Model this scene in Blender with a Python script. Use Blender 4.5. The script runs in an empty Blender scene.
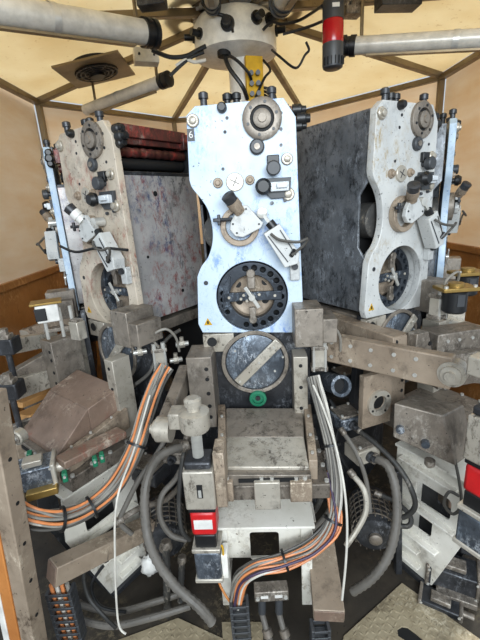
import bpy, bmesh, math, random
from mathutils import Vector, Matrix
random.seed(7)
C0 = bpy.context.scene.collection
sc = bpy.context.scene
# ------------------------------------------------------------------ camera, world, lights, exposure
F_PX, PITCH, ROLL, CAM_Z = 379.6, 0.2926, 0.0631, 1.75
AX, AY, RAD, A0, DA = 0.1152, 2.7684, 1.2245, -0.0568, 0.5961     # carousel axis, radius, angles
cam_d = bpy.data.cameras.new('camera'); cam = bpy.data.objects.new('camera', cam_d); C0.objects.link(cam)
cam_d.sensor_fit = 'VERTICAL'; cam_d.sensor_height = 24; cam_d.lens = 24*F_PX/640; cam_d.clip_start = .01
cam.matrix_world = Matrix.Translation((0, 0, CAM_Z)) @ Matrix.Rotation(math.pi/2-PITCH, 4, 'X') @ Matrix.Rotation(-ROLL, 4, 'Z')
sc.camera = cam
sc.view_settings.view_transform = 'Standard'; sc.view_settings.look = 'None'
sc.view_settings.gamma = 1; sc.view_settings.use_curve_mapping = False
sc.view_settings.exposure = 0.74
w = bpy.data.worlds.new('sky'); sc.world = w; w.use_nodes = True
w.node_tree.nodes['Background'].inputs[0].default_value = (.80, .90, 1.0, 1)
w.node_tree.nodes['Background'].inputs[1].default_value = 0.42
def area(name, loc, target, sx, sy, power, color):
    l = bpy.data.lights.new(name, 'AREA'); l.shape = 'RECTANGLE'; l.size = sx; l.size_y = sy; l.energy = power; l.color = color
    o = bpy.data.objects.new(name, l); C0.objects.link(o); o.location = loc
    o.rotation_euler = (Vector(target)-Vector(loc)).to_track_quat('-Z', 'Y').to_euler(); return o
area('hall_daylight', (.3, -2.5, 2.7), (0.1, 1.8, 1.1), 3.4, 1.5, 150, (.86, .94, 1.0))
sun_d = bpy.data.lights.new('roof_sun', 'SUN'); sun_d.energy = 4.0; sun_d.angle = .3; sun_d.color = (1, .95, .85)
sun = bpy.data.objects.new('roof_sun', sun_d); C0.objects.link(sun); sun.rotation_euler = (math.radians(-22), math.radians(14), 0)

# ------------------------------------------------------------------ pixel -> world planning helpers
def ray(px, py):
    c, s = math.cos(ROLL), math.sin(ROLL)
    a = (px-240)*c-(py-320)*s; b = (px-240)*s+(py-320)*c
    x, up = a/F_PX, -b/F_PX
    cp, sp = math.cos(PITCH), math.sin(PITCH)
    return Vector((x, cp+up*sp, -sp+up*cp))
CAM = Vector((0, 0, CAM_Z))
def at(px, py, Y):
    d = ray(px, py); return CAM+d*(Y/d.y)
def atz(px, py, Z):
    d = ray(px, py); return CAM+d*((Z-CAM_Z)/d.z)
def st_pose(a): return Vector((AX+RAD*math.sin(a), AY-RAD*math.cos(a), 0)), a
def C(px, py, wv=0.0, a=A0):
    o, _ = st_pose(a); n = Vector((math.sin(a), -math.cos(a), 0)); u = Vector((math.cos(a), math.sin(a), 0))
    d = ray(px, py); t = (wv-(CAM-o).dot(n))/d.dot(n); p = CAM+d*t
    return Vector(((p-o).dot(u), -wv, p.z))
S = .00425      # metres per pixel on the middle front plate

# ------------------------------------------------------------------ materials
def srgb(h):
    h = h.lstrip('#'); v = [int(h[i:i+2], 16)/255 for i in (0, 2, 4)]
    return tuple(((x+.055)/1.055)**2.4 if x > .04045 else x/12.92 for x in v)+(1,)
class NT:
    def __init__(s, name):
        s.m = bpy.data.materials.new(name); s.m.use_nodes = True; s.t = s.m.node_tree; s.b = s.t.nodes['Principled BSDF']
        s.tc = s.t.nodes.new('ShaderNodeTexCoord')
    def n(s, ty): return s.t.nodes.new(ty)
    def l(s, a, b): s.t.links.new(a, b)
    def noise(s, scale, stretch=(1, 1, 1), off=0, detail=6, rough=.6, dist=0):
        mp = s.n('ShaderNodeMapping'); s.l(s.tc.outputs['Object'], mp.inputs[0])
        mp.inputs['Scale'].default_value = stretch; mp.inputs['Location'].default_value = (off, off*1.7, off*.6)
        no = s.n('ShaderNodeTexNoise'); s.l(mp.outputs[0], no.inputs[0])
        no.inputs['Scale'].default_value = scale; no.inputs['Detail'].default_value = detail
        no.inputs['Roughness'].default_value = rough; no.inputs['Distortion'].default_value = dist
        return no.outputs[0]
    def thr(s, v, lo, hi):
        mr = s.n('ShaderNodeMapRange'); s.l(v, mr.inputs[0]); mr.inputs[1].default_value = lo; mr.inputs[2].default_value = hi
        return mr.outputs[0]
    def mul(s, a, b):
        m = s.n('ShaderNodeMath'); m.operation = 'MULTIPLY'; s.l(a, m.inputs[0])
        if isinstance(b, float): m.inputs[1].default_value = b
        else: s.l(b, m.inputs[1])
        return m.outputs[0]
    def mix(s, f, a, b):
        m = s.n('ShaderNodeMix'); m.data_type = 'RGBA'; s.l(f, m.inputs[0])
        for v, i in ((a, 6), (b, 7)):
            if isinstance(v, tuple): m.inputs[i].default_value = v
            else: s.l(v, m.inputs[i])
        return m.outputs[2]
_seed = [0]
def worn(name, base, alt, dirt='#1c1a18', amt=.5, splats=(), rough=.5, metal=.2, bump=.25, scale=1.0, speck=.5, scratch=True):
    """paint or metal with patchy tone, grime, specks, scratches and ink splashes"""
    k = NT(name); _seed[0] += 3.7; o = _seed[0]
    c = k.mix(k.thr(k.noise(5*scale, off=o), .35, .65), srgb(base), srgb(alt))
    g = k.thr(k.noise(7*scale, off=o+5, detail=10, rough=.7), .66-.25*amt, .85-.15*amt)
    c = k.mix(k.mul(g, .85), c, srgb(dirt))
    if speck: c = k.mix(k.mul(k.thr(k.noise(70*scale, off=o+9, detail=3), .70-.06*speck, .74-.06*speck), .8), c, srgb(dirt))
    if scratch:
        sx = k.thr(k.noise(22*scale, (1.0, 1.0, .12), o+2, 5, .7, .6), .66, .72)
        c = k.mix(k.mul(k.mul(sx, k.thr(k.noise(4, off=o+3), .45, .6)), .7), c, srgb(dirt))
    for i, (col, scl, th) in enumerate(splats):
        a_ = k.thr(k.noise(scl*.35, off=o+11+4*i, detail=2), th-.1, th+.06)
        b_ = k.thr(k.noise(scl*3, (1, 1, .6), o+13+6*i, 10, .8, .35), .50, .62)
        c = k.mix(k.mul(k.mul(a_, b_), .9), c, srgb(col))
    k.l(c, k.b.inputs['Base Color'])
    k.b.inputs['Metallic'].default_value = metal
    rr = k.thr(k.noise(9*scale, off=o+21), .2, .8); m2 = k.n('ShaderNodeMapRange'); k.l(rr, m2.inputs[0])
    m2.inputs[3].default_value = max(.08, rough-.15); m2.inputs[4].default_value = min(1, rough+.15); k.l(m2.outputs[0], k.b.inputs['Roughness'])
    if bump:
        bp = k.n('ShaderNodeBump'); bp.inputs['Strength'].default_value = bump; bp.inputs['Distance'].default_value = .003
        k.l(k.noise(60*scale, off=o+30, detail=6), bp.inputs['Height']); k.l(bp.outputs[0], k.b.inputs['Normal'])
    return k.m
def plain(name, base, rough=.5, metal=0., emis=0):
    k = NT(name); _seed[0] += 1.3
    b = srgb(base); d = tuple(x*.72 for x in b[:3])+(1,)
    k.l(k.mix(k.thr(k.noise(18, off=_seed[0]), .35, .7), b, d), k.b.inputs['Base Color'])
    k.b.inputs['Roughness'].default_value = rough; k.b.inputs['Metallic'].default_value = metal
    return k.m
BLUE, RED = '#2f63b8', '#a32a22'
M = dict(
    white=worn('white_paint_blue_ink', '#c6d4e1', '#b9c9d9', '#39404a', .10, [('#3f78c8', 9, .60), ('#5b92d6', 15, .64), ('#2c3440', 16, .72)], .42, .0, .1, speck=.35),
    cream=worn('cream_paint_stained', '#cbbfae', '#b4a794', '#3a322b', .38, [('#8e3a2e', 7, .52), ('#4a4440', 12, .57)], .5, .05, .2, speck=.8),
    greyw=worn('grey_white_paint_stained', '#d2d2ce', '#b9bab8', '#2e2e2e', .34, [('#2a2c30', 9, .56), ('#a08a60', 11, .62)], .45, .05, .2, speck=.8),
    bluew=worn('pale_blue_paint', '#c2d2df', '#a3b8ca', '#30363c', .3, [('#6d93c4', 8, .55)], .45, .05, .15),
    panel_l=worn('aluminium_panel_ink_smears', '#bdb9b6', '#9f9c9a', '#2b2826', .5, [('#8a322a', 10, .5), ('#27406f', 12, .56), ('#1c1c1e', 9, .54), ('#d0ccc6', 16, .62)], .45, .35, .25),
    panel_r=worn('dark_panel_black_ink', '#85888c', '#63676c', '#151618', .6, [('#0f1012', 9, .50), ('#101113', 14, .54), ('#aab0b8', 15, .58)], .42, .35, .25),
    steel=worn('worn_grey_steel', '#978d81', '#7a7167', '#1a1714', .55, [('#b9b1a6', 14, .56), ('#3a342e', 9, .50)], .45, .45, .3),
    steel_l=worn('pale_machined_steel', '#c9c2b5', '#aaa294', '#241f1a', .45, [('#4a4138', 11, .54)], .4, .4, .25),
    steel_d=worn('dark_oily_steel', '#46474a', '#323336', '#0f0f10', .55, [('#8d9096', 17, .6)], .4, .5, .3),
    ringd=worn('dark_ring_steel', '#3c424a', '#2c3036', '#0a0a0c', .5, [('#8a97a6', 20, .60)], .4, .4, .3),
    blued=worn('dark_blue_grey_steel', '#666d76', '#474d55', '#0c0d10', .5, [('#a3b0be', 12, .52), ('#dbe2ea', 20, .58)], .38, .5, .3),
    tan=worn('tan_dusty_steel', '#a79683', '#8b7b6a', '#2a211a', .45, [('#dccdb6', 14, .58), ('#4a3d31', 9, .54)], .5, .2, .3),
    brown=worn('brown_ink_caked_steel', '#8d7768', '#705c4e', '#261a15', .5, [('#8e3828', 9, .58), ('#cbbcaa', 12, .56)], .5, .2, .35),
    redroll=worn('red_black_inked_steel', '#5d3029', '#3c2320', '#100c0b', .5, [('#a8413a', 9, .52), ('#93837a', 14, .62)], .4, .2, .3),
    wbracket=worn('white_sheet_metal_dusty', '#e6e2d8', '#d2cdc0', '#57493a', .38, [('#8a7a60', 9, .56)], .5, .0, .15, speck=.5),
    black=plain('black_plastic', '#17181a', .4), rubber=worn('dusty_black_rubber', '#3a3937', '#2a2927', '#141312', .3, [('#8c8478', 14, .58)], .6, 0, .3, scratch=False),
    darkgrey=plain('dark_grey_plastic', '#3d3f42', .45), recess=plain('recess_black', '#0e0e0f', .7),
    hose=worn('dusty_grey_hose', '#6b665f', '#55514b', '#23211f', .4, [], .6, 0, .3, scratch=False),
    red=plain('red_enamel', '#c81f22', .35), red_lens=plain('red_beacon_lens', '#b0131a', .2), white_pl=plain('white_plastic', '#e6e4de', .45),
    orange=plain('orange_cable', '#dc8a54', .45), grey_c=plain('grey_cable', '#8b867d', .5), white_c=plain('white_cable', '#d2cdc2', .5), dark_c=plain('dark_cable', '#54514c', .5), purple=plain('purple_cable', '#43334f', .5),
    yellow=plain('yellow_plastic', '#d9a91e', .45), green=plain('green_plastic', '#157050', .4), brass=plain('brass', '#a88a4e', .35, .6), chrome=plain('bright_steel', '#cfcdc6', .3, .4),
    tube=plain('grey_tube', '#d2cdc2', .3, .1), alu=worn('brown_aluminium_profile', '#8b7a5e', '#77684f', '#3a3022', .3, [], .4, .4, .1, speck=.2),
    hubw=plain('cream_white_enamel', '#f6f2e8', .35), glass=plain('clear_plastic', '#d5dade', .15),
    wood=worn('raw_timber', '#c9995f', '#b07f4b', '#6a4526', .3, [], .6, 0, .2), rust=worn('orange_bare_edge', '#d08a4a', '#b8743c', '#5e3b20', .3, [], .5, .2, .2),
)
def mat_fabric():
    k = NT('translucent_roof_sheet'); k.t.nodes.remove(k.b)
    out = [x for x in k.t.nodes if x.type == 'OUTPUT_MATERIAL'][0]
    c = k.mix(k.thr(k.noise(2.2, off=4), .35, .7), srgb('#f3ead2'), srgb('#e8dabb'))
    c = k.mix(k.mul(k.thr(k.noise(30, (1, 1, .3), 8), .62, .72), .35), c, srgb('#a5803f'))
    d = k.n('ShaderNodeBsdfDiffuse'); t = k.n('ShaderNodeBsdfTranslucent'); k.l(c, d.inputs[0]); k.l(c, t.inputs[0])
    m = k.n('ShaderNodeMixShader'); m.inputs[0].default_value = .55; k.l(d.outputs[0], m.inputs[1]); k.l(t.outputs[0], m.inputs[2]); k.l(m.outputs[0], out.inputs[0])
    return k.m
M['fabric'] = mat_fabric()
def mat_wall():
    k = NT('warm_translucent_panel'); out = [x for x in k.t.nodes if x.type == 'OUTPUT_MATERIAL'][0]
    c = k.mix(k.thr(k.noise(2, (1, 1, 4), 3), .35, .65), srgb('#fbeedb'), srgb('#f2dcbe'))
    c = k.mix(k.mul(k.thr(k.noise(14, (1, 1, .08), 6, 6, .6, 1.0), .5, .7), .35), c, srgb('#f7ead6'))
    k.l(c, k.b.inputs['Base Color']); k.b.inputs['Roughness'].default_value = .3
    t = k.n('ShaderNodeBsdfTranslucent'); k.l(c, t.inputs[0]); m = k.n('ShaderNodeMixShader'); m.inputs[0].default_value = .45
    k.l(k.b.outputs[0], m.inputs[1]); k.l(t.outputs[0], m.inputs[2]); k.l(m.outputs[0], out.inputs[0]); return k.m
M['wall'] = mat_wall()
M['wall_low'] = worn('brown_lower_board', '#a5713f', '#8d5d31', '#5a3719', .3, [('#c89a66', 9, .55)], .4, 0, .1)
M['floor'] = worn('grimy_concrete', '#3b342b', '#29241e', '#0b0a08', .6, [('#7d7058', 8, .58)], .65, 0, .3)
M['tread'] = worn('dusty_tread_plate', '#b8aa8e', '#9c8e74', '#3c3326', .5, [('#d8ccb2', 12, .56), ('#5a4e3c', 6, .54)], .5, .25, .2)
# ------------------------------------------------------------------ mesh builder
def V(*a): return Vector(a[0]) if len(a) == 1 else Vector(a)
def frame(p, q, up=(0, 0, 1)):
    z = (V(q)-V(p)).normalized(); up = V(up)
    if abs(z.dot(up)) > .98: up = V(1, 0, 0)
    x = up.cross(z).normalized(); y = z.cross(x)
    return x, y, z
class MB:
    def __init__(s): s.bm = bmesh.new()
    def box(s, c, size, R=None):
        r = bmesh.ops.create_cube(s.bm, size=1)['verts']
        m = Matrix.Translation(c) @ (R.to_4x4() if R else Matrix.Identity(4)) @ Matrix.Diagonal((size[0], size[1], size[2], 1))
        bmesh.ops.transform(s.bm, matrix=m, verts=r); return s
    def bb(s, x0, x1, y0, y1, z0, z1): return s.box(((x0+x1)/2, (y0+y1)/2, (z0+z1)/2), (abs(x1-x0), abs(y1-y0), abs(z1-z0)))
    def beam(s, p, q, wd, h, up=(0, 0, 1)):
        x, y, z = frame(p, q, up); R = Matrix((x, y, z)).transposed()
        return s.box((V(p)+V(q))/2, (wd, h, (V(q)-V(p)).length), R)
    def lathe(s, p, axis, prof, seg=24, caps=True):
        p = V(p); x, y, z = frame(p, p+V(axis)); rings = []
        for r, t in prof:
            rings.append([s.bm.verts.new(p+z*t+(x*math.cos(2*math.pi*i/seg)+y*math.sin(2*math.pi*i/seg))*max(r, 1e-5)) for i in range(seg)])
        for a, b in zip(rings, rings[1:]):
            for i in range(seg): s.bm.faces.new((a[i], a[(i+1) % seg], b[(i+1) % seg], b[i]))
        if caps: s.bm.faces.new(rings[0][::-1]); s.bm.faces.new(rings[-1])
        return s
    def ring(s, p, axis, r0, r1, h, seg=40):       # washer: closed profile
        return s.lathe(p, axis, [(r0, 0), (r1, 0), (r1, h), (r0, h), (r0, 0)], seg, False)
    def cyl(s, p, q, r, r2=None, seg=16):
        L = (V(q)-V(p)).length; return s.lathe(p, V(q)-V(p), [(r, 0), (r if r2 is None else r2, L)], seg)
    def tube(s, pts, r, seg=8, sub=6, rings=0):
        P = [V(p) for p in pts]
        if len(P) > 2:
            out = []
            for i in range(len(P)-1):
                a, b, c, d = P[max(0, i-1)], P[i], P[i+1], P[min(len(P)-1, i+2)]
                for k in range(sub):
                    t = k/sub; out.append(.5*((2*b)+(c-a)*t+(2*a-5*b+4*c-d)*t*t+(3*b-a-3*c+d)*t**3))
            P = out+[P[-1]]
        if rings:      # resample for corrugation
            D = [0]
            for a, b in zip(P, P[1:]): D.append(D[-1]+(b-a).length)
            n = int(D[-1]/rings); Q = []; j = 0
            for i in range(n+1):
                d = D[-1]*i/n
                while j < len(D)-2 and D[j+1] < d: j += 1
                Q.append(P[j].lerp(P[j+1], (d-D[j])/max(1e-9, D[j+1]-D[j])))
            P = Q
        z = (P[1]-P[0]).normalized(); x = z.orthogonal().normalized(); prev = None
        for i, p in enumerate(P):
            t = (P[min(i+1, len(P)-1)]-P[max(i-1, 0)]).normalized()
            x = (x-t*x.dot(t)).normalized(); y = t.cross(x); rr = r*(1 if not rings else (1.06 if i % 2 else .9))
            cur = [s.bm.verts.new(p+(x*math.cos(2*math.pi*k/seg)+y*math.sin(2*math.pi*k/seg))*rr) for k in range(seg)]
            if prev:
                for k in range(seg): s.bm.faces.new((prev[k], prev[(k+1) % seg], cur[(k+1) % seg], cur[k]))
            else: s.bm.faces.new(cur[::-1])
            prev = cur
        s.bm.faces.new(prev); return s
    def prism(s, poly, vec):
        vec = V(vec); a = [s.bm.verts.new(V(p)) for p in poly]; b = [s.bm.verts.new(V(p)+vec) for p in poly]
        n = len(a); fs = [s.bm.faces.new(a), s.bm.faces.new(b[::-1])]
        for i in range(n): s.bm.faces.new((a[i], b[i], b[(i+1) % n], a[(i+1) % n]))
        return s
    def solid(s, pts8):       # bottom 4 then top 4, matching order
        v = [s.bm.verts.new(V(p)) for p in pts8]
        for f in ((3, 2, 1, 0), (4, 5, 6, 7), (0, 1, 5, 4), (1, 2, 6, 5), (2, 3, 7, 6), (3, 0, 4, 7)): s.bm.faces.new([v[i] for i in f])
        return s
    def sphere(s, c, r, sc=(1, 1, 1)):
        v = bmesh.ops.create_uvsphere(s.bm, u_segments=16, v_segments=10, radius=r)['verts']
        bmesh.ops.transform(s.bm, matrix=Matrix.Translation(c) @ Matrix.Diagonal((*sc, 1)), verts=v); return s
    def plate(s, outline, holes, th, mtx, bevel=0.0):
        """flat sheet with real holes: 2-D outline and hole loops, extruded; mtx places its XY plane"""
        cu = bpy.data.curves.new('t', 'CURVE'); cu.dimensions = '2D'; cu.fill_mode = 'BOTH'; cu.extrude = th/2-bevel; cu.bevel_depth = bevel
        for loop in [outline]+list(holes):
            sp = cu.splines.new('POLY'); sp.points.add(len(loop)-1); sp.use_cyclic_u = True
            for q, p in zip(sp.points, loop): q.co = (p[0], p[1], 0, 1)
        s._curve(cu, mtx); return s
    def _curve(s, cu, mtx):
        o = bpy.data.objects.new('t', cu); C0.objects.link(o); bpy.context.view_layer.update()
        me = bpy.data.meshes.new_from_object(o.evaluated_get(bpy.context.evaluated_depsgraph_get()))
        me.transform(mtx); s.bm.from_mesh(me); bpy.data.meshes.remove(me); bpy.data.objects.remove(o); bpy.data.curves.remove(cu)
    def text(s, body, size, mtx, th=.001):
        cu = bpy.data.curves.new('t', 'FONT'); cu.body = body; cu.size = size; cu.extrude = th; cu.align_x = 'CENTER'; cu.align_y = 'CENTER'
        s._curve(cu, mtx); return s
    def build(s, name, mat, parent=None, bevel=0.0, angle=35):
        bmesh.ops.recalc_face_normals(s.bm, faces=s.bm.faces)
        me = bpy.data.meshes.new(name); s.bm.to_mesh(me); s.bm.free()
        me.materials.append(M[mat] if isinstance(mat, str) else mat)
        me.polygons.foreach_set('use_smooth', [True]*len(me.polygons)); me.set_sharp_from_angle(angle=math.radians(angle))
        o = bpy.data.objects.new(name, me); C0.objects.link(o)
        if parent: o.parent = parent
        if bevel:
            b = o.modifiers.new('bevel', 'BEVEL'); b.width = bevel; b.segments = 2; b.limit_method = 'ANGLE'; b.angle_limit = math.radians(40)
        return o
def tag(o, label, cat, group=None):
    o['label'] = label; o['category'] = cat
    if group: o['group'] = group
    return o
def thing(name, label, cat, loc=(0, 0, 0), rz=0, group=None):
    o = bpy.data.objects.new(name, None); C0.objects.link(o); o.location = loc; o.rotation_euler = (0, 0, rz); return tag(o, label, cat, group)
def struct(name, mb, mat, bevel=0): o = mb.build(name, mat, None, bevel); o['kind'] = 'structure'; return o
def sub(o, lab): o['label'] = lab; return o
def circ(x, y, r, n=32): return [(x+r*math.cos(2*math.pi*i/n), y+r*math.sin(2*math.pi*i/n)) for i in range(n)]
def rrect(x0, x1, y0, y1, r, n=4):
    o = []
    for cx, cy, a in ((x1-r, y1-r, 0), (x0+r, y1-r, 90), (x0+r, y0+r, 180), (x1-r, y0+r, 270)):
        for i in range(n+1): t = math.radians(a+90*i/n); o.append((cx+r*math.cos(t), cy+r*math.sin(t)))
    return o
FRONT = Matrix(((1, 0, 0, 0), (0, 0, -1, 0), (0, 1, 0, 0), (0, 0, 0, 1)))     # XY sheet -> XZ, its +Z to -Y (outward)
def front(y): return Matrix.Translation((0, y, 0)) @ FRONT
def smooth2(pts, sub=5):
    out = []; n = len(pts)
    for i in range(n-1):
        a, b, c, d = [Vector(pts[max(0, min(n-1, j))]) for j in (i-1, i, i+1, i+2)]
        for k in range(sub):
            t = k/sub; out.append(tuple(.5*((2*b)+(c-a)*t+(2*a-5*b+4*c-d)*t*t+(3*b-a-3*c+d)*t**3)))
    return out+[tuple(pts[-1])]

# ================================================================== STRUCTURE
RO = 1.75; ZE = at(312, 111, AY+.924*1.75).z; ZA = at(240, 34, AY).z+.12
nodes = [V(AX+RO*math.sin(math.radians(22.5+45*i)), AY+RO*math.cos(math.radians(22.5+45*i)), ZE) for i in range(8)]   # from the far right node, clockwise
apex = V(AX, AY, ZA)
struct('floor', MB().bb(-6, 6, -4, 7, -.05, 0), 'floor')
for i in range(8):
    a, b = nodes[i], nodes[(i+1) % 8]
    ia, ib = apex+(a-apex)*.03, apex+(b-apex)*.03
    mb = MB(); up = V(0, 0, .006); mb.prism([a+up*4, b+up*4, ib+up*4, ia+up*4], up); struct('ceiling', mb, 'fabric')
    r = MB(); r.beam(apex+(a-apex)*.06, a, .045, .04); struct('beam', r, 'alu', .004)
    if i not in (3, 4): 
        r = MB(); r.beam(a-V(0, 0, .01), b-V(0, 0, .01), .05, .04); struct('beam', r, 'alu', .004)
for i, (nm, a, b) in enumerate((('wall_back', nodes[7], nodes[0]), ('wall_back_right', nodes[0], nodes[1]), ('wall_right', nodes[1], nodes[2]), ('wall_back_left', nodes[6], nodes[7]), ('wall_left', nodes[5], nodes[6]))):
    d = (b-a).normalized(); n = V(d.y, -d.x, 0); c = (a+b)/2; n = n if n.dot(c-apex) > 0 else -n
    L = (b-a).length; R = Matrix.Rotation(math.atan2(d.y, d.x), 3, 'Z'); zl = 1.33
    struct(nm, MB().box(V(c.x, c.y, (zl+ZE)/2)+n*.05, (L, .02, ZE-zl), R), 'wall')
    struct(nm+'_lower', MB().box(V(c.x, c.y, zl/2)+n*.055, (L, .03, zl), R), 'wall_low')
    struct('trim_'+str(i+1), MB().box(V(c.x, c.y, zl)+n*.03, (L, .03, .05), R), 'wall_low', .004)
for i in (0, 1, 2, 5, 6, 7):
    p = nodes[i]; mb = MB(); mb.bb(p.x-.022, p.x+.022, p.y-.022, p.y+.022, 0, ZE); struct('column', mb, 'alu', .004)

# ================================================================== PRINTING UNITS
def CU(px, py, u0, a):
    o, _ = st_pose(a); n = Vector((math.sin(a), -math.cos(a), 0)); u = Vector((math.cos(a), math.sin(a), 0))
    d = ray(px, py); t = (u0-(CAM-o).dot(u))/d.dot(u); p = CAM+d*t
    return Vector((u0, -(p-o).dot(n), p.z))
def cp(px, py, y=0.): v = C(px, py, -y); return (v.x, v.z)
def printing_unit(a, label, paint, pl, pr, boxm='steel', six=False, far=False, rec=0., grip='tan'):
    o, _ = st_pose(a); root = thing('printing_unit', label, 'printing unit', o, a, 'printing units around the carousel')
    hub = cp(252, 297); RH = 36*S
    # front plate
    left = smooth2([cp(190, 180), cp(193, 188), cp(202, 199), cp(209, 211), cp(213, 228), cp(213, 243), cp(209, 257), cp(202, 267), cp(198, 277)])
    out = [cp(195, 107), cp(187, 116)]+left+[cp(199, 324), cp(203, 332), cp(233, 332), cp(287, 332), cp(303, 332), cp(302, 300), cp(299, 227), cp(295, 117), cp(283, 98.5)]
    mb = MB(); mb.plate(out, [circ(hub[0], hub[1], RH, 48)], .034, front(.017), .003); mb.build('front_plate', paint, root, 0)
    zt = cp(190, 110)[1]-.01; zb = cp(200, 330)[1]; zr0, zr1 = cp(200, 205)[1], cp(200, 262)[1]
    YB = .49
    # side panels (the left one is notched where the roller shows)
    prof = [(-.186, .045, zt), (-.186, .045, zr0+.05), (-.186, .085, zr0), (-.186, .085, zr1), (-.186, .045, zr1-.05), (-.186, .045, zb), (-.186, YB, zb), (-.186, YB, zt)]
    p = MB().prism(prof, (.012, 0, 0)).build('side_panel', pl, root, .002)
    zrec = zt-.17
    p = MB().bb(.172, .186, .036, YB, zb, zrec).build('side_panel', pr, root, .002)
    for yy, zz, rr in ((.21, zt-.26, .012), (.32, zb+.10, .009), (.12, zb+.3, .007)): MB().cyl((.180, yy, zz), (.1875, yy, zz), rr).build('port', 'recess', p)
    MB().bb(.172, .19, .036, YB, zrec-.012, zrec+.004).bb(.172, .19, YB-.02, YB, zrec, zt).build('panel_rim', 'steel_d', root, .002)
    # ink roller train in the recess at the top of the right side
    rt = MB(); rt.bb(-.17, .13, .06, YB, zt-.03, zt-.012); rt.bb(.09, .17, .07, YB-.03, zt-.055, zt-.02); rt.bb(.12, .185, .06, YB-.04, zt-.03, zt+.02)
    rt.bb(.13, .195, .05, .085, zt-.06, zt+.01); rt.bb(.13, .195, YB-.07, YB-.035, zt-.06, zt+.01)
    rt.build('ink_tray', 'redroll', root, .003)
    for k, (zz, xx, r) in enumerate(((-.085, .15, .02), (-.13, .13, .024), (-.10, .06, .03))):
        m = MB(); n = 9; pr_ = []
        for j in range(n*4+1):
            t = .06+(YB-.1)*j/(n*4); pr_.append((r*(1+.10*math.sin(j*math.pi/2)) if k == 0 else r, t))
        m.lathe((xx, 0, zt+zz), (0, 1, 0), pr_, 16); m.build('ink_roller', 'redroll' if k == 0 else 'recess', root)
    mb = MB().bb(-.165, .16, .125, YB, zb, zt-.19); mb.build('inner_frame', 'recess', root)
    mb = MB().bb(-.17, .172, YB-.02, YB, zb-.02, zt).build('back_plate', 'steel_d', root)
    # blanket roller behind the waist of the plate
    zc = (zr0+zr1)/2; mb = MB().lathe((-.100, .0, zc), (0, 1, 0), [(.03, .052), (.068, .05), (.078, .056), (.078, .36), (.04, .37)], 32); mb.build('blanket_roller', 'rubber', root)
    # bearing flange and small fittings on the plate
    def disc(px, py, r, prof, mat, name, par=root, seg=24, y0=0.):
        x, z = cp(px, py); return MB().lathe((x, y0, z), (0, -1, 0), [(q*r, t) for q, t in prof], seg).build(name, mat, par)
    fl = disc(262, 119, 17*S, [(1, -.001), (1, .012), (.92, .016), (.62, .016), (.60, .006), (.45, .006), (.45, .020), (.30, .024)], 'steel', 'bearing_flange')
    disc(262, 119, 17*S, [(.60, .0065), (.59, .0075), (.46, .0075), (.45, .0065)], 'recess', 'bearing_seal', fl)
    disc(262, 119, 17*S, [(.22, .024), (.2, .03), (.08, .03)], 'steel', 'shaft_end', fl)
    x, z = cp(262, 119)
    for k in range(6):
        t = k*math.pi/3+.3; MB().cyl((x+.76*17*S*math.cos(t), -.015, z+.76*17*S*math.sin(t)), (x+.76*17*S*math.cos(t), -.019, z+.76*17*S*math.sin(t)), .0055, seg=8).build('flange_screw', 'black', fl)
    k1 = disc(257, 147, 6.5*S, [(1, -.001), (1, .014), (.8, .018), (.5, .018)], 'darkgrey', 'round_plug'); disc(257, 147, 6.5*S, [(.42, .018), (.40, .022), (.2, .022)], 'steel', 'plug_screw', k1)
    for px, py, r, m in ((193, 121, 5.6, 'steel_l'), (287, 159, 5.2, 'steel_l'), (288, 194, 6, 'steel_l'), (218, 183, 4.5, 'tan'), (250, 180, 4.2, 'tan')):
        disc(px, py, r*S, [(1, -.001), (1, .008), (.85, .012), (.6, .012), (.55, .020), (.4, .022)], m, 'hex_bolt', seg=12)
    c1 = disc(235, 182, 8*S, [(1, -.001), (1, .005), (.93, .008)], 'steel_l', 'cover_disc', seg=28)
    x, z = cp(235, 182); MB().box((x, -.0085, z), (.04, .002, .003), Matrix.Rotation(.5, 3, 'Y')).box((x, -.0085, z), (.003, .002, .04), Matrix.Rotation(.5, 3, 'Y')).build('slot', 'steel_d', c1)
    for px, py in ((281, 113), (281, 129), (281, 145), (225, 132), (223, 169), (206, 283), (227, 118)):
        x, z = cp(px, py); rr = .0095 if py == 283 else .006
        MB().lathe((x, .001, z), (0, -1, 0), [(rr, 0), (rr, .003), (rr*.6, .003), (rr*.55, .0015)], 14).build('tapped_hole', 'steel_d', root)
    # square black block with knurled knob
    x, z = cp(273, 161); kb = MB().box((x, -.008, z), (.045, .018, .04)).build('knob_block', 'black', root, .003)
    x, z = cp(273, 169); MB().lathe((x, 0, z), (0, -1, 0), [(.012, .0), (.012, .02), (.026, .022), (.027, .046), (.022, .05)], 18).build('knob', 'darkgrey', kb)
    # adjuster: black knob on a dark bracket with a clear cover
    x, z = cp(276, 187); br = MB().plate([(x-.045, z-.015), (x-.02, z-.04), (x+.05, z-.04), (x+.055, z+.03), (x-.04, z+.03)], [], .016, front(-.008), .002).build('adjuster_bracket', 'darkgrey', root)
    MB().box((x+.012, -.026, z), (.07, .022, .034)).box((x+.02, -.042, z+.004), (.04, .014, .02)).build('clear_cover', 'glass', br, .003)
    x, z = cp(263, 187); MB().lathe((x, 0, z), (0, -1, 0), [(.014, .0), (.014, .03), (.028, .034), (.03, .05), (.02, .066)], 20).build('knob', 'black', br)
    for q_ in ((285, 200), (272, 203)): x, z = cp(*q_); MB().cyl((x, -.002, z), (x, -.012, z), .007, seg=10).build('clamp_screw', 'steel_d', root)
    # impression handle: ring clamp, white guard, tan grip, wing knob
    x, z = cp(240, 226); rg = MB().ring((x, .0, z), (0, -1, 0), 13*S, 18*S, .03, 36).build('clamp_ring', 'tan' if not far else 'steel', root, .003)
    g = []
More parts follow.
